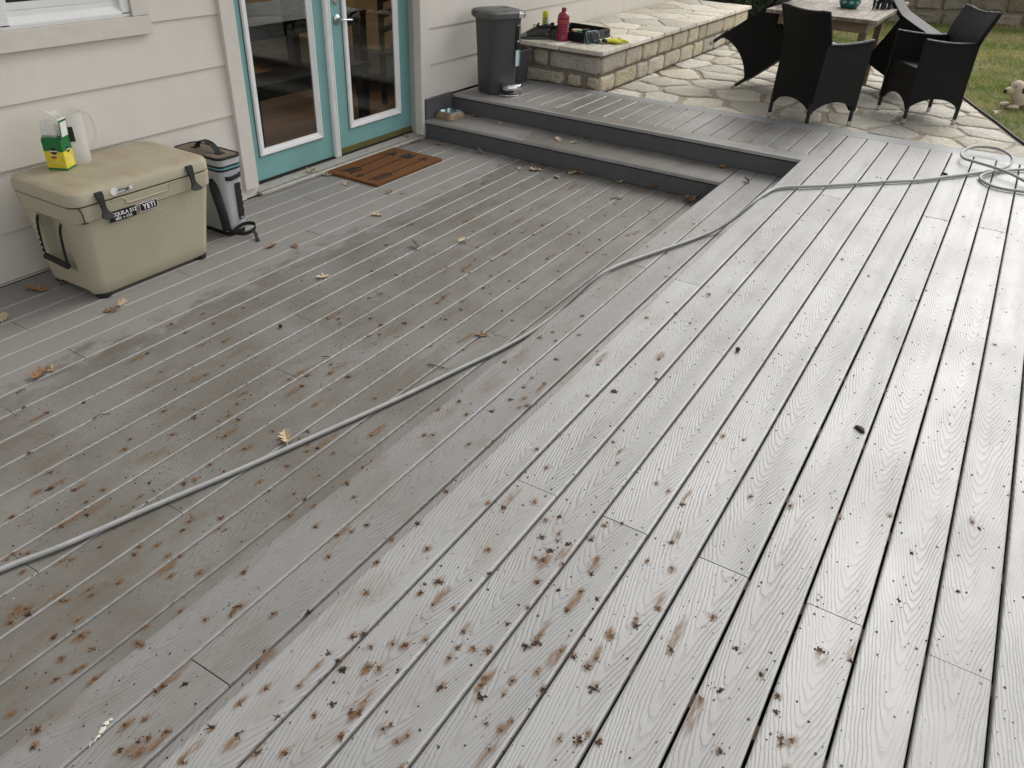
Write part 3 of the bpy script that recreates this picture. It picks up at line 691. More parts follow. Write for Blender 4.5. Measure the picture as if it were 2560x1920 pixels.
def block(poly, y_face, y_back, proud, mb=None, jit=.004):      # poly in (s,z); builds a rounded quarry-faced block facing -y
    b = mb or MB(); cx = sum(p[0] for p in poly) / len(poly); cz = sum(p[1] for p in poly) / len(poly)
    def s_(p, d):
        v = Vector((cx - p[0], cz - p[1])); L = v.length; v = v / L if L else v; dd = min(d, L * .45); return p[0] + v.x * dd, p[1] + v.y * dd
    rings = [[(p[0], y_back, p[1]) for p in poly], [(p[0], y_face + proud * .4, p[1]) for p in poly]]
    for d, yy in ((.004, -.1), (.014, -.8), (.034, -1.0), (.055, -1.05)):
        rings.append([(s_(p, d)[0], y_face + yy * proud + random.uniform(-jit, jit), s_(p, d)[1]) for p in poly])
    return b.loft(rings, False, True)
def block_outline(s0, s1, z0, z1, j=.008):
    pl = [(s0 + random.uniform(0, j), z0 + random.uniform(0, j)), (s1 - random.uniform(0, j), z0 + random.uniform(0, j)), (s1 - random.uniform(0, j), z1 - random.uniform(0, j)), (s0 + random.uniform(0, j), z1 - random.uniform(0, j))]
    out = []
    for i in range(4):
        a, b_ = Vector(pl[i]), Vector(pl[(i + 1) % 4]); L = (b_ - a).length; r = min(.022, L * .3); d = (b_ - a) / L
        m = max(2, int(L / .06)); n = Vector((-d.y, d.x))
        for k in range(m + 1): out.append(tuple(a + d * (r + (L - 2 * r) * k / m) + n * random.uniform(-.001, .006)))
    return out

bench = tag(empty('stone_bench', (6.52, -.93, PZ)), 'long low limestone block bench capped with pale slabs beside the house', 'bench')
bo = Vector((6.52, -.93, PZ))
MB().box((.012, .014, -.1), (4.20, .86, .325)).build('mortar_core', M['mortar_dark'], bench)
random.seed(31)
TX = [6.52, 7.03, 7.41, 7.79, 8.17, 8.62, 8.95, 9.2, 9.77, 10.19, 10.72]; BX = [6.46, 6.83, 7.32, 7.6, 8.02, 8.46, 8.85, 9.17, 9.54, 9.98, 10.35, 10.72]
for X, z0, z1 in ((TX, .408, .556), (BX, .245, .392)):
    for a, c in zip(X, X[1:]):
        a2 = max(a, 6.52)
        block(block_outline(a2 - bo.x + .006, c - bo.x - .008, z0 - PZ, z1 - PZ), 0.0, .06, .010).build('stone', M['stone'], bench, smooth=True)
def near_face(y0, y1, z0, z1):
    b = block(block_outline(y0, y1, z0, z1), 0, .06, .014, jit=.006); b.v = [(y, -x, z) for x, y, z in b.v]; return b   # facing -x; s axis = -y
for y0, y1 in ((-.925, -.42), (-.405, -.25), (-.23, -.13)):
    near_face(-(y1 - bo.y), -(y0 - bo.y), .408 - PZ, .556 - PZ).build('stone', M['stone'], bench, smooth=True)
for y0, y1 in ((-.925, -.80), (-.745, -.615), (-.575, -.15)):
    near_face(-(y1 - bo.y), -(y0 - bo.y), .275 - PZ, .385 - PZ).build('stone', M['stone'], bench, smooth=True)
# cap: jointed slabs
MB().box((-.022, -.002, .327), (4.18, .88, .360)).build('mortar_bed', M['mortar'], bench)
cap = []
pts = [(.23, .18), (.23, .62), (.85, .10), (.60, .42), (.75, .72), (1.05, .42), (1.20, .75), (1.5, .14), (1.45, .48), (1.62, .80), (1.85, .40), (2.05, .11), (2.15, .66), (2.5, .35), (2.6, .80), (2.75, .10), (2.95, .5), (3.2, .78), (3.3, .14), (3.5, .45), (3.85, .12), (3.9, .72), (3.72, .82), (4.05, .4), (1.16, .12), (2.42, .10), (3.02, .12)]
random.seed(12)
for poly in voronoi(pts, (-.06, 4.23, -.036, .895)):
    poly = inset(poly, random.uniform(.004, .009))
    if len(poly) > 2: 
        P = []
        for x, y in poly:
            P.append((x - (.004 if x < 0 else 0), y))
        slab_stone(rough_outline(P, .06, .003, .014), .333, .368 + random.uniform(-.002, .002), .007, .001).build('cap_slab', M['capstone'], bench, smooth=True)

gw = tag(empty('garden_wall', (14.52, -2.5, PZ)), 'weathered limestone block garden wall at the far side of lawn', 'wall')
gw.rotation_euler = (0, 0, math.atan2(-1.211, .893))
MB().box((-4.4, .02, -.15), (6, .3, 1.2)).build('mortar_core', M['mortar_dark'], gw)
random.seed(3); z = -.06
for hh in (.20, .24, .19, .23, .2, .2):
    x = -4.4 + random.uniform(0, .3)
    while x < 5.9:
        L = random.uniform(.28, .85); block(block_outline(x + .012, x + L - .02, z + .012, z + hh - .012, .02), 0, .1, .02, jit=.01).build('stone', M['garden_stone'], gw, smooth=True); x += L
    z += hh
random.seed(8)
hg = tag(empty('hedge', (12.0, -.2, PZ)), 'dark green clipped shrub growing past the end of the stone bench', 'shrub')
def leaf_cloud(nm, n, ctr, rad, mats, parent, sz=(.02, .05)):
    b = MB()
    for i in range(n):
        while True:
            v = Vector((random.uniform(-1, 1), random.uniform(-1, 1), random.uniform(-1, 1)))
            if .35 < v.length < 1: break
        f = 1 + .22 * math.sin(v.x * 7 + 1) * math.sin(v.y * 6) * math.sin(v.z * 8)
        p = Vector(ctr) + Vector((v.x * rad[0], v.y * rad[1], v.z * rad[2])) * f; s = random.uniform(*sz)
        R = Euler((random.uniform(0, 6.3), random.uniform(0, 6.3), random.uniform(0, 6.3))).to_matrix()
        b.add([p + R @ Vector(q) for q in ((-s, 0, 0), (0, -s * .4, s * .1), (s, 0, 0), (0, s * .4, s * .1))], [(0, 1, 2, 3)], 0 if random.random() < .7 else 1)
    return b.build(nm, mats, parent)
leaf_cloud('crown', 9000, (.2, -.1, .55), (.75, 1.0, .7), [M['hedge'], M['hedge2']], hg)
for k in range(5): MB().tube([(.2 + .1 * k - .2, -.3 + .15 * k, -.05), (.15 + .1 * k - .2, -.3 + .17 * k, .5)], .012, 6).build('stem', M['bark'], hg)
# ================================================================== WICKER CHAIRS
WF, WR, DD, AH, BH = .245, .217, .238, .641, .849
def yrear(z):
    if z < .62: return -DD + .022 * math.sin(min(z / .62, 1) * PI * .5)
    t = (z - .62) / (BH - .62); return -DD + .022 - .089 * t ** 1.25
def panel(b, P, nu, nv, off):
    # P(u,v)->outer point ; off(u,v)->inward vector
    O = [[Vector(P(i / nu, j / nv)) for i in range(nu + 1)] for j in range(nv + 1)]
    I = [[O[j][i] + Vector(off(i / nu, j / nv)) for i in range(nu + 1)] for j in range(nv + 1)]
    vs = [p for r in O for p in r] + [p for r in I for p in r]; n = nu + 1; h = n * (nv + 1); fs = []
    for j in range(nv):
        for i in range(nu):
            a = j * n + i; fs += [(a, a + 1, a + n + 1, a + n), (h + a, h + a + n, h + a + n + 1, h + a + 1)]
    for i in range(nu): fs += [(i, h + i, h + i + 1, i + 1), (nv * n + i, nv * n + i + 1, h + nv * n + i + 1, h + nv * n + i)]
    for j in range(nv): fs += [(j * n, (j + 1) * n, h + (j + 1) * n, h + j * n), (j * n + nu, h + j * n + nu, h + (j + 1) * n + nu, (j + 1) * n + nu)]
    return b.add(vs, fs)
def make_chair(label):
    t = tag(empty('wicker_chair'), label, 'chair', 'black wicker chairs around the patio table')
    arch = lambda u: .115 + .085 * (1 - (2 * u - 1) ** 2) ** .8
    wz = lambda z: WR + (.236 - WR) * max(0, min(1, z / BH))
    # back: outer face, full height
    b = MB(); panel(b, lambda u, v: ((2 * u - 1) * wz(arch(u) + v * (BH - arch(u))), yrear(arch(u) + v * (BH - arch(u))), arch(u) + v * (BH - arch(u) - .022 * (1 - (2 * u - 1) ** 2))), 14, 20, lambda u, v: (0, .030, .004))
    b.build('backrest', M['wicker'], t, smooth=True)
    rim = [(s2 * wz(z), yrear(z) + .015, z) for s2, z in [(-1, .63 + .215 * k / 6) for k in range(7)]] + [((2 * k / 10 - 1) * .234, yrear(BH) + .015, BH - .022 * (1 - (2 * k / 10 - 1) ** 2)) for k in range(1, 10)] + [(wz(z), yrear(z) + .015, z) for z in [.845 - .215 * k / 6 for k in range(7)]]
    MB().tube(rim, .0165, 8).build('back_rim', M['wicker'], t, smooth='all')
    for s in (-1, 1):
        b = MB()
        def P(u, v, s=s):
            zt = AH - .02 * (1 - u) - .012 * math.sin(PI * u); z = arch(u) + v * (zt - arch(u)); y0 = yrear(z) + .004
            return (s * (WR + .004 + (WF - WR) * u + .006 * v), y0 + (DD - y0) * u, z)
        panel(b, P, 14, 12, lambda u, v, s=s: (-s * .034, 0, 0)); b.build('side_panel', M['wicker'], t, smooth=True)
        b = MB(); b.tube([(s * (WR + .004 + (WF - WR) * u + .006 - .016), (yrear(.62) + .01) + (DD - yrear(.62) - .006) * u, AH - .02 * (1 - u) - .012 * math.sin(PI * u) + .002) for u in [k / 10 for k in range(11)]], .0215, 10, flat=.55)
        b.build('armrest', M['wicker'], t, smooth=True)
        for yy, wx in ((DD - .016, WF - .012), (-DD + .014, WR - .010)):
            l = MB().tube([(s * wx, yy, .036), (s * wx, yy, .20)], .0155, 10).build('leg', M['black'], t, smooth=True)
            MB().tube([(s * wx, yy, .006), (s * wx, yy, .04)], .0168, 10).build('foot_cap', M['alu'], l, smooth=True)
            MB().tube([(s * wx, yy, 0), (s * wx, yy, .007)], .0160, 10).build('foot_pad', M['black_rubber'], l)
    b = MB(); panel(b, lambda u, v: ((2 * u - 1) * (WF - .035), DD - .006, arch(u) - .0 + v * (.425 - arch(u))), 12, 6, lambda u, v: (0, -.026, 0)); b.build('front_skirt', M['wicker'], t, smooth=True)
    b = MB(); panel(b, lambda u, v: ((2 * u - 1) * (WR + (WF - WR) * v - .03), -DD + .05 + v * (2 * DD - .058), .43 - .018 * math.sin(PI * u) * math.sin(PI * v)), 10, 8, lambda u, v: (0, 0, -.03)); b.build('seat', M['wicker_seat'], t, smooth=True)
    return t
def dup(root, label):
    r = root.copy(); C.objects.link(r); r['label'] = label
    for ch in list(root.children):
        c = ch.copy(); C.objects.link(c); c.parent = r
        for g in ch.children:
            d = g.copy(); C.objects.link(d); d.parent = c
    return r
c1 = make_chair('black wicker armchair seen from behind, upright in front of the patio table')
c1.location = (6.877, -2.663, PZ); c1.rotation_euler = (0, 0, -2.128)
c2 = dup(c1, 'black wicker armchair upright beside the lawn, its seat turned to the table'); c2.location = (7.657, -3.388, PZ); c2.rotation_euler = (0, 0, .6)
def tipped(c, x, y, yaw, tilt):                   # tip forward about the front feet
    Mx = Matrix.Translation((x, y, PZ)) @ Matrix.Rotation(yaw, 4, 'Z') @ Matrix.Rotation(tilt, 4, 'X') @ Matrix.Translation((0, -DD, 0)); c.matrix_world = Mx
    c.location = Mx.to_translation(); c.rotation_euler = Mx.to_euler()
c3 = dup(c1, 'black wicker chair tipped forward against the table edge nearest the stone bench'); tipped(c3, 7.861, -1.792, -3.152, -.885)
c4 = dup(c1, 'black wicker chair tipped forward onto the table, pale sky on its back'); tipped(c4, 8.54, -3.341, .008, -1.096)

# ================================================================== PATIO TABLE and things on it
tb = tag(empty('patio_table', (7.3, -2.49, PZ)), 'weathered wooden plank patio table ringed by black wicker chairs', 'table')
random.seed(4); TH = .74
for lf, (xa, xb) in enumerate(((.0, .875), (.885, 1.70))):
    yy = -.445
    MB().box((xa, -.447, TH - .028), (xb, -.385, TH)).build('plank', M['table_wood'], tb, bevel=.002); MB().box((xa, .385, TH - .028), (xb, .447, TH)).build('plank', M['table_wood'], tb, bevel=.002)
    n = 9; 
    if lf == 0:
        for k in range(n):
            a = -.382 + .764 * k / n; o = MB().box((0, -.0415, -.026), (xb - xa - .07, .0415, 0)).build('plank', M['table_wood'], tb, bevel=.0015, loc=(xa + .066, a + .0424, TH - random.uniform(0, .0015)))
        MB().box((xa, -.383, TH - .028), (xa + .062, .383, TH)).build('plank', M['table_wood'], tb, bevel=.002)
    else:
        for k in range(n):
            a = -.382 + .764 * k / n; MB().box((0, -.0415, -.026), (xb - xa - .006, .0415, 0)).build('plank', M['table_wood'], tb, bevel=.0015, loc=(xa + .003, a + .0424, TH - random.uniform(0, .0015)))
for y0, y1 in ((-.36, -.335), (.335, .36)): MB().box((.12, y0, TH - .115), (1.6, y1, TH - .03)).build('apron', M['table_frame'], tb)
for x0, x1 in ((.10, .125), (1.58, 1.605)): MB().box((x0, -.334, TH - .115), (x1, .334, TH - .03)).build('apron', M['table_frame'], tb)
for x in (.62, 1.46):
    for s in (-1, 1):
        b = MB(); b.loft([[(x - h, s * .27 - k, z), (x + h, s * .27 - k, z), (x + h, s * .27 + k, z), (x - h, s * .27 + k, z)] for z, h, k in ((0, .028, .024), (.35, .03, .026), (.62, .05, .03), (TH - .031, .055, .032))])
        b.build('leg', M['table_frame'], tb)
    MB().box((x - .02, -.245, .12), (x + .02, .245, .16)).build('stretcher', M['table_frame'], tb)
TZ = PZ + TH
pot = tag(empty('glazed_pot', (7.99, -2.575, TZ)), 'green glazed pot with pale scalloped leaves on the patio table', 'pot')
MB().lathe([(.062, 0), (.070, .004), (.082, .03), (.088, .06), (.084, .10), (.070, .135), (.066, .14), (.06, .136), (.06, .05), (.02, .03)], 28, cap=True).build('body', M['pot'], pot, smooth=True)
for row, (z, k0) in enumerate(((.045, 0), (.085, .5))):
    for k in range(9):
        a = 2 * PI * (k + k0) / 9; r = .0885; b = MB(); P = [(-.022, .006), (-.012, .017), (0, .021), (.012, .017), (.022, .006), (.012, -.004), (0, -.008), (-.012, -.004)]
        b.loft([[((r + dr) * math.cos(a + p / .088), (r + dr) * math.sin(a + p / .088), z + q) for p, q in P] for dr in (-.006, .0015)]); b.build('leaf_relief', M['pot_pale'], pot)
el_ = tag(empty('elephant_figurine', (8.19, -2.83, TZ), 2.6), 'small black elephant figurine with white tusks at the table corner', 'figurine')
b = MB(); b.ell((0, 0, .085), (.075, .045, .045), 14, 10); b.ell((.075, 0, .10), (.036, .032, .036), 12, 8)
for sx in (-.042, .045):
    for sy in (-1, 1): b.tube([(sx, sy * .026, .0), (sx, sy * .026, .03), (sx * .95, sy * .024, .075)], [.017, .015, .022], 10)
b.tube(spline([(.10, 0, .105), (.122, 0, .085), (.128, 0, .05), (.122, 0, .018), (.135, 0, .008)], 4), [.018 - .0007 * k for k in range(17)], 10)
b.tube([(-.074, 0, .1), (-.085, 0, .07), (-.083, 0, .045)], .004, 6)
for sy in (-1, 1): b.ell((.055, sy * .040, .10), (.028, .007, .034), 10, 8)
b.build('body', M['elephant'], el_, smooth=True)
for sy in (-1, 1): MB().tube(spline([(.10, sy * .014, .085), (.125, sy * .018, .072), (.142, sy * .018, .078)], 4), [.006 - .0005 * k for k in range(9)], 8).build('tusk', M['ivory'], el_, smooth=True)

# ================================================================== TOY ANIMAL on the lawn
ty = tag(empty('toy_animal', (8.86, -4.09, PZ - .03), 2.3), 'cream toy animal with round head and blunt snout lying on the grass', 'toy')
b = MB(); b.ell((-.11, 0, .075), (.13, .085, .075), 16, 10); b.tube(spline([(-.05, 0, .06), (.0, 0, .12), (.03, 0, .17)], 4), [.075, .073, .07, .068, .064, .06, .056, .054, .05], 14); b.ell((.035, 0, .185), (.062, .056, .058), 16, 10); b.ell((.095, 0, .155), (.055, .036, .032), 14, 8)
b.build('body', M['toy'], ty, smooth=True)
MB().ell((.147, 0, .148), (.012, .024, .02), 10, 6).build('nose', M['toy_dark'], ty, smooth=True)
for s in (-1, 1):
    MB().ell((.086, s * .04, .196), (.006, .005, .008), 8, 6).build('eye', M['toy_dark'], ty, smooth=True); MB().ell((.0, s * .056, .165), (.018, .008, .032), 8, 6).build('ear', M['toy_dark'], ty, smooth=True)
    MB().ell((.05, s * .055, .02), (.06, .03, .022), 10, 6).build('paw', M['toy'], ty, smooth=True)

# ================================================================== HARD COOLER
co = tag(empty('hard_cooler', (1.88, -.60, 0)), 'big tan rotomoulded cooler with black latches standing against the siding', 'cooler')
ox, oy = 1.88, -.60
bx = MB(); secs = [(.016, 1.915, 2.545, -.505, -.135, .05), (.03, 1.905, 2.555, -.515, -.13, .055), (.08, 1.900, 2.562, -.520, -.128, .055), (.34, 1.883, 2.592, -.552, -.112, .055), (.385, 1.880, 2.597, -.556, -.110, .055), (.392, 1.868, 2.606, -.566, -.102, .055), (.455, 1.866, 2.610, -.570, -.100, .055), (.459, 1.870, 2.606, -.566, -.104, .055)]
bx.loft([[(x - ox, y - oy, z) for x, y, z in r] for r in rloft(secs, 6)])
body = bx.build('body', M['cooler'], co, smooth=True)
# handle recess cut into the visible end, and an undercut between the front feet
cut = MB(); cut.loft([[(.13 + .005, .14, z0 * 1) for z0 in ()]] if False else [[(-.03, .17, .12), (-.03, .37, .12), (-.03, .365, .385), (-.03, .175, .385)], [(.055, .185, .135), (.055, .355, .135), (.055, .35, .37), (.055, .19, .37)]])
cut.box((.10, -.02, -.01), (.60, .06, .024))
cut.box((-.05, .14, -.01), (.05, .39, .036))
cutter = cut.build('cutter', M['cooler'], co)
md = body.modifiers.new('b', 'BOOLEAN'); md.object = cutter; md.operation = 'DIFFERENCE'; md.solver = 'EXACT'
bpy.context.view_layer.update()
me2 = bpy.data.meshes.new_from_object(body.evaluated_get(bpy.context.evaluated_depsgraph_get()))
body.modifiers.clear(); body.data = me2; me2.materials.clear(); me2.materials.append(M['cooler']); bpy.data.objects.remove(cutter)
ld = MB(); ls = [(.464, 1.872, 2.600, -.566, -.104, .05), (.468, 1.862, 2.606, -.574, -.098, .055), (.505, 1.862, 2.604, -.577, -.096, .06), (.520, 1.868, 2.598, -.571, -.102, .06), (.5275, 1.882, 2.584, -.556, -.116, .06), (.530, 1.905, 2.56, -.53, -.14, .05)]
ld.loft([[(x - ox, y - oy, z) for x, y, z in r] for r in rloft(ls, 6)]); lid = ld.build('lid', M['cooler'], co, smooth=True)
MB().loft([[(x - ox, y - oy, z) for x, y, z in r] for r in rloft([(.4585, 1.874, 2.602, -.562, -.108, .05), (.465, 1.874, 2.602, -.562, -.108, .05)], 6)]).build('gasket', M['black_gap'], co)
MB().box((2.605 - ox, -.50 - oy, .463), (2.622 - ox, -.16 - oy, .492)).build('hinge', M['cooler'], co, bevel=.005)
for x, y in ((1.955, -.478), (2.505, -.478), (1.955, -.165), (2.505, -.165)): MB().lathe([(.036, 0), (.038, .016), (.038, .02)], 16, (x - ox, y - oy)).build('foot', M['black_rubber'], co)
def latch(x):
    y = -.578 - oy; b = MB(); x -= ox
    b.loft([[(x + dx - w_, yy, z), (x + dx + w_, yy, z), (x + dx + w_, yy - .009, z), (x + dx - w_, yy - .009, z)] for z, w_, yy, dx in ((.512, .017, y + .004, 0), (.500, .018, y - .001, 0), (.47, .013, y - .005, .002), (.44, .011, y - .007, .004), (.425, .015, y - .012, .005), (.410, .026, y - .018, .006), (.404, .028, y - .024, .006), (.398, .018, y - .028, .006))])
    o = b.build('latch', M['black_rubber'], co, smooth=True)
    k = MB().box((x - .03, y + .010, .404), (x - .019, y + .024, .452)).box((x + .026, y + .010, .404), (x + .037, y + .024, .452)).build('latch_keeper', M['cooler'], co, bevel=.003)
latch(1.990); latch(2.468)
# moulded front panel line
fy = lambda z: -.505 - (z - .016) * (.047 / .33) - oy
pth = [(2.02 - ox, .045), (2.022 - ox, .20), (2.026 - ox, .29), (2.045 - ox, .325), (2.08 - ox, .337), (2.38 - ox, .338), (2.42 - ox, .326), (2.438 - ox, .30), (2.455 - ox, .12), (2.462 - ox, .045)]
MB().tube(spline([(x, fy(z) - .0002, z) for x, z in pth], 4), .0022, 6).build('panel_line', M['cooler'], co, smooth=True)
rimp = [(2.045 - ox, .462), (2.10 - ox, .462), (2.118 - ox, .442), (2.135 - ox, .432), (2.33 - ox, .432), (2.347 - ox, .442), (2.362 - ox, .462), (2.42 - ox, .462)]
MB().tube(spline([(x, -.570 - oy, z - .006) for x, z in rimp], 4), .0035, 6).build('lip_line', M['cooler'], co, smooth=True)
Fr = lambda x, z, y: Matrix.Translation((x - ox, y - oy, z)) @ Matrix.Rotation(math.radians(86), 4, 'X')
def sticker(x0, x1, z0, z1, y, mat, name='sticker'):
    return MB().loft([[(x0 - ox, y - oy + (z - .4) * -.1, z), (x1 - ox, y - oy + (z - .4) * -.1, z), (x1 - ox, y - oy + .0012 + (z - .4) * -.1, z), (x0 - ox, y - oy + .0012 + (z - .4) * -.1, z)] for z in (z0, z1)]).build(name, mat, co)
s1 = sticker(2.020, 2.155, .358, .407, -.5725, M['sticker_black']); text_obj('TEQUILA 512', .0235, M['sticker_white'], s1, Fr(2.088, .390, -.5738)); text_obj('MEX \u2192 ATX', .0155, M['sticker_white'], s1, Fr(2.088, .369, -.5720))
s2 = sticker(2.176, 2.270, .365, .406, -.5725, M['sticker_white']); sticker(2.1785, 2.2675, .3675, .4035, -.5732, M['sticker_black']).parent = s2; text_obj('YETI', .034, M['sticker_white'], s2, Fr(2.223, .3855, -.5738), font_scale=(1.0, 1))
s3 = sticker(2.078, 2.152, .488, .504, -.5782, M['sticker_white'])
b = MB(); b.loft([[(2.066 - ox + .018 * math.cos(a * PI / 12), y, .494 + .018 * math.sin(a * PI / 12)) for a in range(24)] for y in (-.5785 - oy, -.577 - oy)]); b.build('sticker_disc', M['sticker_white'], s3)
text_obj('SPYGLASS', .0125, M['sticker_black'], s3, Fr(2.108, .4985, -.5900)); text_obj('REALTY', .0065, M['sticker_black'], s3, Fr(2.125, .4905, -.5892))
rp = spline([(1.905 - ox, -.40 + .0 - oy, .365), (1.878 - ox, -.405 - oy, .33), (1.858 - ox, -.40 - oy, .25), (1.862 - ox, -.398 - oy, .185)], 5)
hndl = MB().tube([(1.864 - ox, -.245 - oy, .172), (1.860 - ox, -.415 - oy, .165)], .0145, 10).build('handle', M['black_rubber'], co, smooth=True)
for yy in (-.245, -.415): 
    r_ = MB().tube(spline([(1.90 - ox, yy + (.02 if yy > -.3 else -.0) - oy, .375), (1.872 - ox, yy - oy, .34), (1.862 - ox, yy - oy, .25), (1.862 - ox, yy - oy, .17)], 5), .0062, 8).build('rope', M['rope'], hndl, smooth=True)
b = MB()
for k in range(7): b.ell((1.8565 - ox, -.248 - oy, .19 + .026 * k), (.003, .003, .005), 6, 4)
b.build('rope_fleck', M['rope_fleck'], hndl)
b = MB(); b.tube(spline([(1.894 - ox, -.565 - oy, .462), (1.897 - ox, -.578 - oy, .44), (1.90 - ox, -.576 - oy, .40)], 4), .003, 6); b.tube([(1.886 - ox, -.577 - oy, .398), (1.915 - ox, -.577 - oy, .394)], .0035, 6); b.build('drain_cord', M['black_rubber'], co)

co.scale = (1.045, 1.045, 1.045); co.location = (1.862, -.612, 0)
# plant food carton and jug standing on the lid
LZ_ = .554
bxo = tag(empty('plant_food_carton', (2.058, -.215, LZ_), math.radians(27)), 'torn open green and yellow plant food carton on the cooler lid', 'carton')
HX, HY = .038, .047
MB().box((-HX, -HY, .0015), (HX, HY, .088)).build('carton_wall', M['box_yellow'], bxo)
MB().box((-HX - .0002, -HY - .0002, .0), (HX + .0002, HY + .0002, .010)).build('bottom_stripe', M['box_green'], bxo)
b = MB()
for a, c in (((-HX, -HY), (HX, -HY + .0009)), ((-HX, HY - .0009), (HX, HY)), ((-HX, -HY + .001), (-HX + .0009, HY - .001)), ((HX - .0009, -HY + .001), (HX, HY - .001))): b.box((*a, .0885), (*c, .142))
b.build('carton_wall', M['box_green'], bxo)
def ypan(x0, x1, z0, z1, ya, yb, th, name, mat):          # upright panel on the -y side, leaning from ya to yb
    MB().loft([[(x0, y - th, z), (x1, y - th, z), (x1, y, z), (x0, y, z)] for y, z in ((ya, z0), (yb, z1))]).build(name, mat, bxo)
ypan(-.024, HX, .1425, .228, -HY + .0009, -HY - .006, .0009, 'flap', M['box_green'])
ypan(-.017, HX - .005, .152, .218, -HY - .0012, -HY - .0065, .0007, 'flap_panel', M['carton_white'])
MB().box((-.024, -HY - .008, .2285), (HX, -HY + .006, .233)).build('flap_edge', M['carton_white'], bxo)
MB().loft([[(-HX, -HY + .002, .1425), (-HX, HY - .002, .1425), (-HX + .001, HY - .002, .1425), (-HX + .001, -HY + .002, .1425)], [(-.020, -.030, .158), (-.020, HY, .158), (-.019, HY, .158), (-.019, -.030, .158)]]).build('flap', M['box_green'], bxo)
random.seed(2); b = MB(); ring0 = [(-.030, -.03), (.032, -.03), (.032, .04), (-.030, .04)]
b.loft([[(x, y, .13) for x, y in ring0], [(x * .95 + random.uniform(-.012, .004), y + random.uniform(-.008, .008), .185 + random.uniform(-.01, .01)) for x, y in ring0], [(x * .6 - .008, y * .6 + .01, .222 + random.uniform(-.012, .012)) for x, y in ring0]], False, False); b.build('inner_bag', M['bag_film'], bxo)
def xdisc(cy, cz, ry, rz, x, n=20): return [(x, cy + ry * math.cos(2 * PI * k / n), cz + rz * math.sin(2 * PI * k / n)) for k in range(n)]
def ydisc(cx, cz, rx, rz, y, n=20): return [(cx + rx * math.cos(2 * PI * k / n), y, cz + rz * math.sin(2 * PI * k / n)) for k in range(n)]
MB().loft([xdisc(-.002, .090, .0165, .0165, -HX - .0012), xdisc(-.002, .090, .0165, .0165, -HX + .0002)]).build('emblem', M['print_black'], bxo); MB().box((-HX - .0020, -.020, .0875), (-HX - .0005, .018, .0925)).build('emblem_bar', M['carton_white'], bxo)
MB().loft([ydisc(.004, .092, .0115, .0150, -HY - .0012), ydisc(.004, .092, .0115, .0150, -HY + .0002)]).build('emblem', M['print_black'], bxo); MB().box((-.008, -HY - .0020, .0900), (.017, -HY - .0005, .0942)).build('emblem_bar', M['carton_white'], bxo)
MB().loft([xdisc(.004, .060, .015, .0055, -HX - .0012, 12), xdisc(.004, .060, .015, .0055, -HX + .0002, 12)]).build('flower_print', M['print_red'], bxo)
b = MB(); [b.box((-HX - .0010, -.028 + .012 * k, .032), (-HX + .0002, -.020 + .012 * k, .038)) for k in range(5)]; b.box((-HX - .0010, -.034, .070), (-HX + .0002, .034, .0722)); [b.box((-.026, -HY - .0010, .022 + .009 * k), (.024 - .006 * (k % 2), -HY + .0002, .0245 + .009 * k)) for k in range(6)]; b.build('small_print', M['print_pale'], bxo)
jg = tag(empty('plastic_jug', (2.155, -.190, LZ_), math.radians(-18)), 'translucent white plastic jug with loop handle on the cooler lid', 'jug')
prof = [(.0565, 0), (.060, .004), (.062, .04), (.0635, .10), (.0645, .17), (.066, .232), (.0675, .24)]
MB().loft([[(r * math.cos(2 * PI * k / 28), r * math.sin(2 * PI * k / 28), z) for k in range(28)] for r, z in prof], True, False).build('body', M['jug'], jg, smooth=True)
MB().tube(spline([(.062, 0, .225), (.085, 0, .232), (.108, 0, .20), (.113, 0, .15), (.105, 0, .10), (.082, 0, .07), (.062, 0, .062)], 5), .0068, 8, flat=1.4).build('handle', M['jug'], jg, smooth=True)
b = MB(); k0 = 0; b.loft([[(-.052, -.075, .225), (-.067, -.03, .24), (-.067, .03, .24), (-.052, .05, .235)], [(-.085, -.03, .255), (-.098, -.012, .265), (-.098, .012, .265), (-.085, .02, .26)]], False, False); b.build('spout', M['jug'], jg)
lb = MB(); lb.loft([[(.064 * math.cos(a), .064 * math.sin(a), z), (.0665 * math.cos(a), .0665 * math.sin(a), z), (.0665 * math.cos(a + .35), .0665 * math.sin(a + .35), z), (.064 * math.cos(a + .35), .064 * math.sin(a + .35), z)] for z in (.115, .185) for a in (-1.95,)]); lb.build('tag', M['print_black'], jg)

# ================================================================== BACKPACK COOLER BAG
bg_ = tag(empty('cooler_bag', (2.875, -.235, 0)), 'upright grey cooler backpack with tan top between hard cooler and doors', 'bag')
R_ = lambda z, w_, d_, r, dx=0, dy=0: (z, -w_ + dx, w_ + dx, -d_ + dy, d_ + dy, r)
MB().loft(rloft([R_(.0, .062, .165, .03), R_(.03, .066, .172, .035)], 6)).build('base_boot', M['black_rubber'], bg_, smooth=True)
MB().loft(rloft([R_(.026, .066, .171, .035), R_(.06, .070, .175, .035), R_(.16, .071, .177, .035), R_(.26, .072, .178, .035), R_(.355, .075, .182, .035), R_(.385, .077, .185, .035)], 6), True, True).build('body', M['bag_grey'], bg_, smooth=True)
MB().loft(rloft([R_(.390, .076, .184, .035), R_(.393, .0795, .1875, .035), R_(.400, .0795, .1875, .035), R_(.403, .076, .184, .035)], 6)).build('zip', M['zip_teal'], bg_, smooth=True)
MB().loft(rloft([R_(.3805, .0785, .1865, .035), R_(.387, .081, .189, .035), R_(.393, .0785, .1865, .035)], 6), False, False).build('zip_tape', M['webbing'], bg_); MB().loft(rloft([R_(.400, .0785, .1865, .035), R_(.406, .081, .189, .035), R_(.412, .0785, .1865, .035)], 6), False, False).build('zip_tape', M['webbing'], bg_)
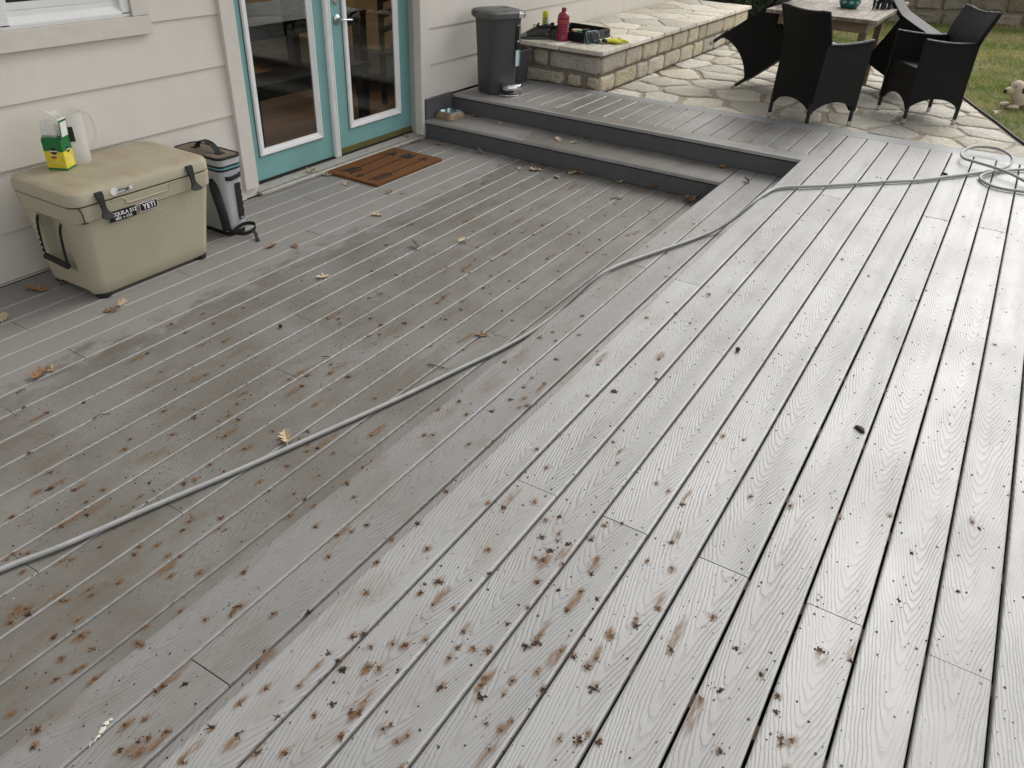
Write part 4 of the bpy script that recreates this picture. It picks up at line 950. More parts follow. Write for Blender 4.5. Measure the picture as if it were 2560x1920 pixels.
MB().loft(rloft([R_(.410, .077, .185, .035), R_(.446, .079, .187, .035), R_(.451, .078, .186, .035)], 6)).build('lid_band', M['bag_grey'], bg_, smooth=True)
MB().loft(rloft([R_(.4515, .075, .183, .033), R_(.4555, .072, .180, .03), R_(.458, .05, .15, .03)], 6)).build('lid_top', M['bag_tan'], bg_, smooth=True)
rr_ = [(x, y, .4525) for x, y in rrect(-.079, .079, -.187, .187, .035, 6)]; MB().tube(rr_ + rr_[:2], .0075, 6).build('piping', M['webbing'], bg_, smooth=True)
b = MB(); P = spline([(.0, .075, .459), (.0, .068, .475), (0, .04, .500), (0, -.0, .508), (0, -.05, .500), (0, -.085, .475), (0, -.095, .459)], 5); b.loft([[(p.x - .019, p.y, p.z), (p.x + .019, p.y, p.z), (p.x + .019, p.y, p.z + .004), (p.x - .019, p.y, p.z + .004)] for p in P]); b.box((-.022, .072, .457), (.022, .105, .4615)); b.box((-.022, -.13, .457), (.022, -.092, .4615)); b.build('top_handle', M['webbing'], bg_)
# front face is -y: label grid panel and grab strap
b = MB(); b.box((.008, -.1815, .105), (.046, -.172, .300)); o = b.build('strap_panel', M['webbing'], bg_)
for k in range(5): MB().box((.006, -.1845, .128 + .036 * k), (.048, -.1812, .152 + .036 * k)).build('strap_loop', M['black_rubber'], o, bevel=.0015)
b = MB(); P = spline([(-.05, -.180, .342), (-.03, -.190, .338), (.0, -.194, .34), (.04, -.192, .345), (.058, -.182, .352)], 4); b.loft([[(p.x, p.y, p.z - .012), (p.x, p.y, p.z + .012), (p.x, p.y - .003, p.z + .012), (p.x, p.y - .003, p.z - .012)] for p in P]); b.build('grab_strap', M['webbing'], bg_)
MB().box((.010, -.1835, .088), (.044, -.176, .104)).build('logo_patch', M['webbing'], bg_); text_obj('YETI', .012, M['sticker_white'], bg_, Matrix.Translation((.027, -.184, .096)) @ Matrix.Rotation(PI / 2, 4, 'X'))
b = MB(); P = spline([(-.072, -.10, .33), (-.092, -.13, .28), (-.098, -.16, .20), (-.095, -.175, .12), (-.088, -.175, .05)], 5); b.tube(P, .024, 8, flat=.4); b.build('shoulder_strap', M['webbing'], bg_, smooth=True)
b = MB(); P = spline([(-.09, -.175, .06), (-.06, -.235, .035), (-.01, -.265, .035), (.04, -.262, .05), (.052, -.235, .062), (.02, -.2, .062), (-.03, -.19, .05), (-.06, -.185, .03)], 6); b.loft([[(p.x, p.y, p.z - .011), (p.x + .003, p.y - .002, p.z - .011), (p.x + .003, p.y - .002, p.z + .011), (p.x, p.y, p.z + .011)] for p in P]); b.build('webbing_loop', M['webbing'], bg_)
b = MB(); P = spline([(.02, -.262, .036), (.012, -.29, .022), (-.012, -.325, .006), (-.02, -.345, .004)], 5); b.loft([[(p.x - .011, p.y, p.z), (p.x + .011, p.y - .003, p.z), (p.x + .011, p.y - .003, p.z + .003), (p.x - .011, p.y, p.z + .003)] for p in P]); b.build('webbing_tail', M['webbing'], bg_)

# ================================================================== DOORMAT
mt = tag(empty('doormat', (3.996, -.510, .0005)), 'rectangular brown coir doormat printed with three black arrows before the doors', 'doormat')
b = MB(); b.loft([[(x, y, z) for x, y in rrect(-d, .757 + d, -d, .477 + d, .012, 3)] for z, d in ((0, .002), (.010, .003), (.0155, -.002))]); b.build('pile', M['coir'], mt)
random.seed(9); b = MB()
for k in range(5200):
    x, y = random.uniform(0, .757), random.uniform(0, .477)
    if random.random() < .3:
        if random.random() < .6: y = random.choice((-.002, .478))
        else: x = random.choice((-.002, .758))
    a = random.uniform(0, 6.3); h = random.uniform(.0025, .005); l = .004; dx, dy = math.cos(a) * .0011, math.sin(a) * .0011
    b.add([(x - dx, y - dy, .0145), (x + dx, y + dy, .0145), (x + random.uniform(-l, l), y + random.uniform(-l, l), .0155 + h)], [(0, 1, 2)])
o = b.build('coir_fibre', M['coir'], mt); o['kind'] = 'stuff'
def flat(poly, z0=.0150, z1=.0178): return MB().prism(poly, z0, z1)
m_ = lambda p: (p[0] - 3.996, p[1] + .510)
def shaft(a, c, wd=.0045):
    a, c = Vector(m_(a)), Vector(m_(c)); d = (c - a).normalized(); n = Vector((-d.y, d.x)) * wd; return [tuple(a + n), tuple(a - n), tuple(c - n), tuple(c + n)]
def arrow(sh0, sh1, head, fl, wd=.0042):
    b = flat(shaft(sh0, sh1, wd)); k = flat([m_(p) for p in head]); b.add(k.v, k.f)
    for P in fl: k = flat([m_(p) for p in P]); b.add(k.v, k.f)
    b.build('arrow_print', M['coir_black'], mt)
fl = []
for k in range(4):
    x = 4.10 + .034 * k; fl += [[(x, -.166), (x - .045, -.118 - .004 * k), (x - .030, -.113 - .004 * k), (x + .012, -.166)], [(x, -.168), (x - .045, -.212), (x - .022, -.218), (x + .014, -.168)]]
arrow((4.08, -.167), (4.60, -.14), [(4.675, -.142), (4.570, -.190), (4.590, -.145), (4.555, -.102)], fl)
arrow((4.09, -.292), (4.56, -.270), [(4.585, -.300), (4.62, -.330), (4.66, -.305), (4.705, -.312), (4.68, -.275), (4.71, -.232), (4.665, -.240), (4.63, -.215), (4.59, -.235)], [[(4.10, -.300), (4.06, -.315), (4.035, -.298), (4.045, -.275), (4.08, -.268), (4.105, -.285)], [(4.50, -.262), (4.53, -.290), (4.535, -.284), (4.51, -.258)]])
fl = []
for k in range(6):
    x = 4.08 + .032 * k; fl += [[(x, -.423), (x - .040, -.388), (x - .034, -.385), (x + .005, -.423)], [(x, -.425), (x - .032, -.458), (x - .017, -.463), (x + .010, -.425)]]
arrow((4.06, -.424), (4.63, -.408), [(4.715, -.401), (4.628, -.442), (4.642, -.407), (4.62, -.378)], fl)

# ================================================================== PEDAL BIN, bucket behind it
bn = tag(empty('pedal_bin', (5.830, -.300, UZ + .0005), math.radians(-24)), 'charcoal plastic pedal bin with domed lid and chrome foot pedal by the wall', 'bin')
def bsec(z, sx, sy, dx=0, dy=0, e=5.0, n=56):
    out = []
    for k in range(n):
        a = 2 * PI * k / n; ca, sa = math.cos(a), math.sin(a)
        out.append((dx + sx * math.copysign(abs(ca) ** (2 / e), ca), dy + sy * math.copysign(abs(sa) ** (2 / e), sa), z))
    return out
bd = MB().loft([bsec(.004, .128, .112), bsec(.012, .132, .116), bsec(.25, .143, .126), bsec(.45, .153, .136), bsec(.578, .160, .142)])
body = bd.build('body', M['bin'], bn, smooth=True)
# scooped toe recess above the pedal, at the front right
ct = MB(); ct.ell((.06, -.225, -.03), (.135, .125, .225), 20, 14); cutter = ct.build('cutter', M['bin'], bn)
md = body.modifiers.new('b', 'BOOLEAN'); md.object = cutter; md.operation = 'DIFFERENCE'; md.solver = 'EXACT'
bpy.context.view_layer.update(); me2 = bpy.data.meshes.new_from_object(body.evaluated_get(bpy.context.evaluated_depsgraph_get())); body.modifiers.clear(); body.data = me2; bpy.data.objects.remove(cutter)
if not me2.materials: me2.materials.append(M['bin'])
MB().loft([bsec(.578, .165, .143), bsec(.583, .185, .163, 0, 0), bsec(.596, .190, .168), bsec(.622, .188, .166), bsec(.634, .176, .154), bsec(.642, .14, .12), bsec(.646, .06, .05)]).build('lid', M['bin_lid'], bn, smooth=True)
MB().loft([[(x, -.1705 + .0, .585), (x, -.172, .622), (x, -.150, .637), (x, -.145, .637), (x, -.150, .585)] for x in (.085, .135)]).build('lid_clip', M['chrome'], bn, bevel=.003)
MB().tube(spline([(-.186, .06, .618), (-.208, .05, .615), (-.210, .045, .59), (-.19, .05, .583)], 4), .004, 8).build('lid_loop', M['black'], bn, smooth=True)
MB().box((.03, -.02, .6455), (.085, .0, .6475)).build('lid_seam', M['black'], bn)
sl = MB().box((.085, -.1465, .35), (.128, -.126, .535)).build('bag_slot', M['black'], bn, bevel=.004)
MB().box((.112, -.149, .40), (.118, -.143, .53)).build('slot_trim', M['chrome'], sl); MB().box((.088, -.149, .526), (.126, -.144, .534)).build('slot_trim', M['chrome'], sl)
MB().box((.095, -.149, .405), (.107, -.1455, .418)).build('slot_button', M['sticker_white'], sl)
lbv = MB(); random.seed(6)
lbv.loft([[(.082 + random.uniform(-.003, .003), -.1462, z), (.126 + random.uniform(-.006, .004), -.1462, z), (.126, -.1448, z), (.082, -.1448, z)] for z in (.222, .24, .26, .28, .305, .345)]); lbv.build('torn_label', M['zip_teal'], bn)
MB().loft([[(.084, -.1470, z), (.112 + random.uniform(-.006, .006), -.1470, z), (.112, -.1460, z), (.084, -.1460, z)] for z in (.222, .238, .262, .30, .34)]).build('torn_label', M['sticker_white'], bn)
pd = MB(); pd.loft([[(.050 + (.100 + d) * math.cos(a), -.158 + (.066 + d * .6) * math.sin(a), z) for a in [2 * PI * k / 28 for k in range(28)]] for z, d in ((.044, -.02), (.050, -.002), (.074, 0), (.088, -.014), (.092, -.045))]); pd.build('pedal', M['chrome'], bn, smooth=True)
MB().tube([(.045 + .10 * math.cos(a), -.130 + .082 * math.sin(a), .006) for a in [-PI * .99 + PI * .98 * k / 20 for k in range(21)]], .005, 8).build('base_ring', M['chrome'], bn, smooth=True)
bk = tag(empty('plastic_bucket', (6.28, -.20, UZ + .0005)), 'dark grey square plastic bucket wedged between pedal bin and stone bench', 'bucket')
MB().loft(rloft([(0, -.09, .09, -.09, .09, .02), (.27, -.11, .11, -.11, .11, .025), (.275, -.105, .105, -.105, .105, .02), (.02, -.082, .082, -.082, .082, .02)], 4)).build('body', M['bin'], bk, smooth=True)
MB().loft(rloft([(.262, -.111, .111, -.111, .111, .025), (.262, -.118, .118, -.118, .118, .025), (.277, -.118, .118, -.118, .118, .025), (.277, -.106, .106, -.106, .106, .025)], 4), False, False).build('rim', M['bin'], bk)

# ================================================================== PET BOWL on the step
bw = tag(empty('pet_bowl', (5.353, -.160, MZ + .0005), math.radians(-8)), 'tan bone-cornered pet bowl with steel liner on the lower step', 'bowl')
def bsq(z, s, pinch, n=48):
    out = []
    for k in range(n):
        a = 2 * PI * k / n; ca, sa = math.cos(a), math.sin(a); e = 4.5
        r = 1 / (abs(ca) ** e + abs(sa) ** e) ** (1 / e); r *= 1 - pinch * (math.cos(4 * a) * .5 + .5)
        out.append((s * r * ca, s * r * sa, z))
    return out
MB().loft([bsq(0, .100, .12), bsq(.006, .102, .12), bsq(.045, .086, .15), bsq(.052, .080, .15), bsq(.050, .074, .15)], True, False).build('shell', M['bowl_tan'], bw, smooth=True)
MB().loft([bsq(.0525, .080, .15), bsq(.0535, .076, .15), bsq(.045, .068, .13), bsq(.022, .058, .08), bsq(.016, .03, .02)], False, True).build('liner', M['bowl_in'], bw, smooth=True)

# ================================================================== THINGS ON THE BENCH
SZ = .6085
def make_shoe(name, label, loc, rz):
    t = tag(empty(name, loc, rz), label, 'shoe', 'pair of dark trainers on the bench')
    L = .28
    secs = [(-.138, .024, .028, .060, .010), (-.128, .034, .036, .100, .0), (-.08, .037, .037, .108, 0), (-.03, .037, .038, .104, 0), (.015, .040, .041, .100, 0), (.06, .045, .044, .078, 0), (.10, .045, .041, .060, 0), (.130, .036, .033, .048, 0), (.145, .018, .018, .034, 0)]
    rings = []
    for x, wl, wr_, h, _ in secs:
        r = []
        for k in range(16):
            a = 2 * PI * k / 16; ca, sa = math.cos(a), math.sin(a); w_ = wl if ca < 0 else wr_
            zz = .018 + (h - .018) * (.5 + .5 * sa); nar = 1 - .38 * max(0, sa) ** 1.5 if h > .06 else 1 - .2 * max(0, sa)
            r.append((x, w_ * ca * nar if abs(ca) > .01 else 0, zz))
        rings.append(r)
    MB().loft(rings).build('upper', M['shoe'], t, smooth='all')
    o2 = []
    for k in range(24):
        a = 2 * PI * k / 24; x = .148 * math.cos(a); w_ = .036 + .010 * max(0, math.cos(a - .0)) - .004 * math.cos(2 * a); o2.append((x, w_ * math.sin(a)))
    MB().loft([[(x, y, z) for x, y in o2] for z in (0, .004, .022, .026)]).build('sole', M['sole'], t, smooth=True)
    b = MB(); b.loft([[(x, 1.03 * y, z) for x, y, z in rings[k]] for k in (6, 7, 8)], False, True); b.build('toe_cap', M['shoe_toe'], t, smooth='all')
    b = MB(); b.tube(spline([(-.124, 0, .112), (-.09, .025, .114), (-.045, .025, .104), (-.006, .0, .112), (-.045, -.025, .104), (-.09, -.025, .114), (-.124, 0, .112)], 4), .008, 8); b.build('collar', M['webbing'], t, smooth=True)
    MB().loft([[(-.065 + .045 * math.cos(a), .019 * math.sin(a), z) for a in [2 * PI * k / 14 for k in range(14)]] for z in (.100, .1095)]).build('opening', M['black_gap'], t)
    b = MB(); b.loft([[(-.012, -.02, .104), (-.012, .02, .104), (-.024, .018, .134), (-.024, -.018, .134)], [(.002, -.02, .100), (.002, .02, .100), (-.014, .018, .136), (-.014, -.018, .136)]]); b.build('tongue', M['webbing'], t, bevel=.003)
    b = MB()
    for k in range(4):
        x = .014 + .021 * k; z = .104 - .011 * k; b.tube([(x, -.03, z - .014), (x + .004, 0, z + .002), (x, .03, z - .014)], .0035, 6)
    b.tube(spline([(.0, .0, .110), (.012, .03, .122), (-.006, .042, .095)], 4), .0028, 6); b.tube(spline([(.0, .0, .110), (.02, -.028, .120), (.012, -.042, .09)], 4), .0028, 6)
    b.build('laces', M['webbing'], t)
    for s in (-1, 1): b = MB(); b.loft([[(-.10, s * .0372, .036), (-.092, s * .0375, .032), (-.062, s * .0330, .070), (-.070, s * .0325, .074)], [(-.10, s * .0385, .036), (-.092, s * .0388, .032), (-.062, s * .0345, .070), (-.070, s * .034, .074)]]); b.build('side_mark', M['shoe_toe'], t)
    return t
make_shoe('shoe', 'dark grey trainer with toe towards the pedal bin at the bench end', (6.600, -.225, SZ), math.radians(136))
make_shoe('shoe', 'dark trainer mostly hidden behind the red bottle, heel towards the deck', (6.735, -.300, SZ), math.radians(60))
bt = tag(empty('drink_bottle', (6.695, -.440, SZ)), 'red ribbed plastic drink bottle standing at the end of the bench', 'bottle')
pr = [(.038, 0), (.043, .004), (.043, .05)]
for k in range(7): pr += [(.0405, .054 + .016 * k), (.0435, .060 + .016 * k), (.0435, .064 + .016 * k)]
pr += [(.0425, .176), (.044, .19), (.0415, .205), (.032, .222), (.0175, .234), (.015, .238)]
bt.scale = (1.22, 1.22, 1.03)
MB().lathe(pr, 24).build('body', M['bottle_red'], bt, smooth=True)
MB().lathe([(.0165, .2385), (.0175, .24), (.0175, .262), (.0155, .264)], 20).build('cap', M['print_red'], bt, smooth=True)
MB().lathe([(.0438, .140), (.0446, .142), (.0446, .172), (.0438, .174)], 24, cap=False).build('label_band', M['tape_red'], bt)
cn = tag(empty('spray_can', (6.86, -.165, SZ), .4), 'yellow and teal spray can standing behind the shoes', 'can')
MB().lathe([(.024, 0), (.026, .003), (.026, .145), (.024, .15)], 24).build('body', M['can_brown'], cn, smooth=True); MB().lathe([(.0255, .1505), (.0262, .153), (.0262, .196), (.022, .203), (.012, .205)], 24).build('cap', M['yellow'], cn, smooth=True)
b = MB(); b.loft([[(.0266 * math.cos(a), .0266 * math.sin(a), z) for a in [-2.7 + 1.7 * k / 10 + (.0 if z < .09 else .25 * (z - .09) / .055) for k in range(11)]] for z in (.02, .09, .1445)], False, False, closed=False); b.build('label', M['can_teal'], cn)
tr = tag(empty('wicker_tray', (6.975, -.445, SZ), math.radians(-4.5)), 'shallow black woven tray of oddments on the stone bench', 'tray')
for nm, a, c in (('side', (-.235, -.215, .0), (.235, -.2, .072)), ('side', (-.235, .2, .0), (.235, .215, .072)), ('side', (-.235, -.1995, 0), (-.22, .1995, .072)), ('side', (.22, -.1995, 0), (.235, .1995, .072))): MB().box(a, c).build(nm, M['wicker_tray'], tr, bevel=.004)
MB().box((-.22, -.2, .001), (.22, .2, .008)).build('bottom', M['wicker_tray'], tr)
rr_ = [(x, y, .074) for x, y in rrect(-.2285, .2285, -.208, .208, .02, 4)]; MB().tube(rr_ + rr_[:2], .0075, 8).build('rim', M['wicker_tray'], tr, smooth=True)
MB().box((.145, -.2175, .042), (.205, -.2146, .060)).build('handle_slot', M['black_gap'], tr)
tp = tag(empty('tape_roll', (6.805, -.42, SZ + .052)), 'yellowish tape roll leaning in the woven tray behind the bottle', 'tape')
b = MB(); k0 = 0; b.loft([[(r * math.cos(2 * PI * k / 24), r * math.sin(2 * PI * k / 24), z) for k in range(24)] for r, z in ((.026, -.012), (.045, -.012), (.045, .012), (.026, .012), (.026, -.012))], False, False); b.tf(Matrix.Rotation(1.2, 4, 'X') @ Matrix.Rotation(.5, 4, 'Y')); b.build('roll', M['tape'], tp, smooth=True)
b = MB(); b.loft([[(.0452 * math.cos(2 * PI * k / 24), .0452 * math.sin(2 * PI * k / 24), z) for k in range(24)] for z in (-.006, .006)], False, False); b.tf(Matrix.Rotation(1.2, 4, 'X') @ Matrix.Rotation(.5, 4, 'Y')); b.build('stripe', M['tape_red'], tp)
gc = tag(empty('small_bottle', (6.80, -.555, SZ + .073), 1.2), 'small white and green bottle lying in the tray beside the red bottle', 'bottle')
b = MB(); b.lathe([(.016, 0), (.019, .003), (.019, .05), (.012, .06)], 16); b.tf(Matrix.Translation((0, 0, .0)) @ Matrix.Rotation(PI / 2, 4, 'Y')); b.build('body', M['carton_white'], gc, smooth=True)
b = MB(); b.lathe([(.0195, .0), (.0198, .018)], 16, cap=True); b.tf(Matrix.Translation((-.004, 0, 0)) @ Matrix.Rotation(PI / 2, 4, 'Y')); b.build('cap', M['bottle_green'], gc, smooth=True)
sp = tag(empty('sanding_pad', (6.90, -.485, SZ + .06), .3), 'round red edged pad lying in the woven tray', 'pad'); MB().lathe([(.05, 0), (.056, .004), (.056, .014), (.05, .018)], 24).build('pad', M['tape'], sp, smooth=True); MB().lathe([(.0565, .003), (.0568, .015)], 24, cap=False).build('edge', M['tape_red'], sp)
st = tag(MB().loft([[(x, y, z) for x, y in rrect(-.045, .045, -.016, .016, .008, 3)] for z in (0, .018, .022)]).build('remote', M['black'], loc=(6.89, -.575, SZ + .068), smooth=True), 'small black case lying across the near side of woven tray', 'case'); st.rotation_euler = (.1, 0, -.3)
MB().box((-.06, -.05, -.06), (.06, .05, -.0005)).build('tray_filler', M['black'], tr, loc=(-.085, -.095, .07))
cs = tag(empty('knee_pad', (6.79, -.695, SZ + .048), math.radians(-18)), 'black padded case with teal rim leaning against the woven tray', 'case')
rt = Matrix.Rotation(math.radians(64), 4, 'X')
b = MB(); b.loft([[(x, y, z) for x, y in rrect(-.075 + d, .075 - d, -.050 + d, .050 - d, .02, 4)] for z, d in ((-.016, .004), (-.013, 0), (.013, 0), (.016, .004))]); b.tf(rt); b.build('shell', M['black'], cs, smooth=True)
rr_ = [(x, y, 0.006) for x, y in rrect(-.0765, .0765, -.0515, .0515, .02, 4)]; b = MB().tube(rr_ + rr_[:2], .0058, 6); b.tf(rt); b.build('rim', M['case_teal'], cs, smooth=True)
b = MB().box((-.03, -.045, .0165), (.06, .045, .021)); b.tf(rt); b.build('flap', M['black_rubber'], cs)
for q in ((-.02, .032), (.035, .035), (.05, -.03), (.0, -.034)): b = MB().ell((q[0], q[1], .022), (.004, .004, .002), 8, 4); b.tf(rt); b.build('stud', M['sticker_white'], cs)
gl = tag(empty('work_glove', (6.93, -.835, SZ + .003), math.radians(-38)), 'bright yellow work glove with black cuff on the near bench corner', 'glove')
b = MB(); b.loft([[(x, wd * math.cos(a), .018 + h * math.sin(a)) for a in [2 * PI * k / 16 for k in range(16)]] for x, wd, h in ((-.075, .030, .012), (-.06, .035, .016), (-.02, .042, .019), (.03, .050, .020), (.055, .050, .017), (.062, .044, .012))]); b.build('palm', M['yellow'], gl, smooth=True)
for k, (y0, y1, L) in enumerate(((-.036, -.06, .07), (-.012, -.02, .085), (.013, .02, .082), (.036, .058, .066))):
    b = MB(); b.tube(spline([(.045, y0, .018), (.08, (y0 * .6 + y1 * .4), .022), (.055 + L, y1, .013)], 4), [.0125] * 3 + [.012] * 3 + [.011, .010, .006], 10); b.build('finger', M['yellow'], gl, smooth=True)
b = MB(); b.tube(spline([(-.02, -.035, .018), (.01, -.062, .016), (.045, -.075, .013)], 4), [.013] * 5 + [.012, .011, .010, .006], 10); b.build('thumb', M['yellow'], gl, smooth=True)
for k in range(3): MB().ell((.052 + .004 * k, -.024 + .024 * k, .034), (.014, .005, .003), 10, 5).build('vent', M['black'], gl)
MB().loft([[(x, wd * math.cos(a), .018 + h * math.sin(a)) for a in [2 * PI * k / 16 for k in range(16)]] for x, wd, h in ((-.10, .033, .015), (-.095, .036, .0175), (-.074, .034, .016))]).build('cuff', M['black_rubber'], gl, smooth=True)
b = MB(); b.tube(spline([(-.09, -.02, .02), (-.13, -.045, .012), (-.165, -.03, .010), (-.135, .0, .012), (-.09, .012, .02)], 5), .0075, 8, flat=.5); b.build('wrist_strap', M['black_rubber'], gl, smooth=True)

# ================================================================== HOSE
HP = [(-.9, -1.42, .012), (-.2, -1.63, .012), (.3, -1.76, .012), (.643, -1.848, .012), (.797, -1.905, .012), (1.079, -1.985, .012), (1.364, -2.07, .012), (1.678, -2.155, .012), (2.042, -2.25, .012), (2.368, -2.321, .012), (2.607, -2.376, .012), (2.85, -2.412, .013), (3.05, -2.432, .03), (3.20, -2.47, .09), (3.31, -2.510, .145), (3.418, -2.538, .1605), (3.6, -2.589, .1605), (3.935, -2.705, .1605), (4.13, -2.765, .1605), (4.25, -2.81, .172), (4.36, -2.865, .215), (4.47, -2.915, .275), (4.60, -2.945, .3055), (4.794, -2.99, .3065), (5.009, -3.203, .3065), (5.313, -3.479, .3065), (5.526, -3.685, .3065), (5.70, -3.81, .3065), (5.904, -3.953, .3065), (6.038, -4.041, .3065), (6.164, -4.118, .309), (6.291, -4.162, .322), (6.388, -4.149, .345), (6.50, -4.075, .352), (6.52, -3.985, .35), (6.45, -3.89, .345), (6.29, -3.85, .335), (6.18, -3.875, .33), (6.11, -3.965, .333), (6.045, -4.068, .336), (5.965, -4.169, .335), (5.87, -4.30, .318), (5.80, -4.50, .307), (5.86, -4.74, .307), (6.05, -4.86, .307), (6.25, -4.78, .307), (6.33, -4.55, .307), (6.30, -4.35, .307), (6.254, -4.246, .307), (6.1, -4.115, .308), (5.998, -4.062, .3175), (5.88, -4.010, .310), (5.795, -4.022, .3065), (5.705, -4.088, .3065), (5.682, -4.173, .3065), (5.70, -4.30, .3065), (5.62, -4.7, .3065), (5.2, -5.3, .3065), (4.6, -5.7, .3065)]
hs_ = tag(MB().tube(spline(HP, 8), .0094, 10).build('garden_hose', M['hose'], smooth='all'), 'grey green garden hose stretched across the steps to a loose coil', 'hose')

# ================================================================== DRY LEAVES, TWIGS, NUTS
def leaf_mesh(seed, s=.085):
    random.seed(seed); half = []
    lob = 3
    for k in range(lob):
        b0 = .12 + .26 * k; wd = (.22, .30, .22)[k] * random.uniform(.85, 1.15)
        half += [(b0, .07), (b0 + .08, wd * .8), (b0 + .155, wd), (b0 + .20, wd * .85), (b0 + .225, .13)]
    half += [(.90, .09), (.95, .05), (1.0, 0)]
    rows = []
    cu, tw = random.uniform(.15, .55), random.uniform(-.6, .6)
    def P(u, v):
        z = cu * ((u - .5) ** 2) * .9 + abs(v) ** 1.5 * random.uniform(.6, 1.3) + tw * (u - .5) * v * 1.4
        return Vector(((u - .5) * s, v * s, z * s))
    b = MB(); n = len(half); vs = []
    for u, v in half: vs += [P(u, -v), P(u, 0), P(u, v)]
    zmin = min(v.z for v in vs); vs = [v - Vector((0, 0, zmin)) for v in vs]
    fs = []
    for k in range(n - 1): a = 3 * k; fs += [(a, a + 1, a + 4, a + 3), (a + 1, a + 2, a + 5, a + 4)]
    m = len(vs); vs2 = vs + [v + Vector((0, 0, .0008)) for v in vs]
    fs2 = fs + [tuple(i + m for i in reversed(f)) for f in fs]
    for k in range(n - 1): a = 3 * k; fs2 += [(a, a + 3, a + 3 + m, a + m), (a + 2, a + 2 + m, a + 5 + m, a + 5)]
    b.add(vs2, fs2); b.tube([(-.5 * s + .12 * s, 0, vs[1].z), (-.62 * s, .02 * s, .002)], .0011, 5)
    return b
LM = []
for k in range(7): LM.append(leaf_mesh(100 + k))
LEAVES = [
 (1.783, -.181, 0, .115, 2, 1, 'large orange brown oak leaf lying flat by the left end of the hard cooler'), (1.905, -.225, 0, .07, .3, 1, 'brown oak leaf tucked under the left end of the hard cooler'),
 (1.527, -.334, 0, .085, 1, 0, 'tan oak leaf at the far left edge of the deck near wall'), (1.921, -.643, 0, .06, .4, 0, 'small tan leaf standing in front of the hard cooler'), (1.854, -.658, 0, .06, 2.4, 1, 'small dark leaf lying just before the hard cooler'),
 (1.340, -.918, 0, .10, .5, 1, 'brown curled oak leaf left of centre on the damp boards'), (1.388, -.915, 0, .06, 1.9, 0, 'pale crumpled leaf touching a brown curled leaf'),
 (2.844, -.688, 0, .075, .2, 1, 'curled brown leaf on the deck right of the hard cooler'), (2.925, -.797, 0, .06, 1.2, 1, 'small folded brown leaf on the damp edge beyond the cooler'), (2.722, -1.201, 0, .07, 2.6, 0, 'pale tan oak leaf alone on the middle of lower deck'),
 (1.599, -2.057, 0, .085, .9, 0, 'yellowish tan oak leaf lying beside the hose'), (3.899, .006, .033, .085, .2, 0, 'dry grey tan leaf lying on the door threshold'), (3.917, -.304, 0, .075, .6, 0, 'small tan star shaped leaf left of the doormat'),
 (3.972, -.077, 0, .07, 2.2, 0, 'tan leaf poking from under the doormat corner'), (5.014, .02, .033, .08, 1.0, 0, 'dry leaf on the right end of the threshold'), (4.841, -.037, 0, .07, .1, 0, 'curled tan leaf beside the far corner of doormat'),
 (4.989, -.045, 0, .08, 2.9, 1, 'brown leaf heaped below the right end of threshold'), (5.09, -.057, 0, .075, .7, 0, 'tan leaf in the corner where casing meets the step'), (5.076, -.235, 0, .06, 1.8, 1, 'small dark leaf on deck near the step corner'), (5.165, -.221, 0, .055, .4, 1, 'rust brown leaf against the foot of the lower step'),
 (5.093, -.631, 0, .075, 1.2, 0, 'upright pale leaf close to the lower step riser'), (4.951, -1.074, 0, .06, .3, 0, 'small tan leaf on deck short of the lower step'), (5.004, -1.185, 0, .09, 2.1, 0, 'long curled tan leaf in front of the lower step'), (5.165, -1.181, 0, .065, 1.4, 1, 'brown leaf pressed against the middle of lower riser'),
 (4.952, -1.386, 0, .065, .9, 0, 'pale leaf nearest the camera of the lower step group'), (5.122, -1.438, 0, .08, 2.7, 0, 'tan leaf in the cluster at the lower riser'), (5.160, -1.387, 0, .085, .2, 1, 'dark brown leaf in the cluster at the lower riser'), (5.140, -1.483, 0, .07, 1.6, 1, 'curled brown leaf right side of riser cluster'),
 (5.449, -.583, MZ, .06, .4, 0, 'small tan leaf on the lower tread past the bowl'), (5.515, -.31, MZ, .08, 1.9, 1, 'brown leaf against the upper riser beside the pet bowl'), (5.348, -1.175, MZ, .075, .8, 0, 'tan star shaped leaf midway along the lower tread'), (5.359, -1.307, MZ, .06, 2.2, 0, 'small tan leaf right of the star shaped one on tread'),
 (5.150, -1.797, 0, .075, .6, 0, 'tan leaf at the riser right of the leaf cluster'), (5.165, -2.043, 0, .09, 1.2, 1, 'brown leaf standing against the right part of lower riser'), (5.490, -2.425, MZ, .075, 2.5, 1, 'brown leaf at the right end of the lower tread'),
 (5.10, -2.376, 0, .09, .2, 1, 'top brown leaf of the pile in the step corner'), (5.06, -2.360, 0, .085, 1.3, 1, 'front brown leaf of the pile in the step corner'), (5.13, -2.345, 0, .08, 2.6, 0, 'tan leaf in the pile at the step corner'), (5.276, -2.665, MZ, .06, .9, 1, 'upright sliver of leaf in a gap of the side step'),
 (3.945, -2.915, MZ, .075, 1.1, 0, 'pale leaf lying beside the hose on the side step'), (3.582, -.85, 0, .07, 2.0, 0, 'curled tan leaf on lower deck before the doormat'), (3.955, -.642, 0, .065, .4, 1, 'brown leaf beyond the doormat long side'), (3.325, -1.349, 0, .075, 1.3, 0, 'narrow standing pale leaf in the middle of lower deck'), (3.57, -1.507, 0, .07, .1, 0, 'pale leaf beside a board joint on lower deck'),
 (2.687, -2.224, 0, .06, 2.0, 1, 'rust brown leaf just beyond the hose'), (4.844, -1.947, 0, .06, .3, 0, 'pale leaf on a twig near the lower riser')]
random.seed(77)
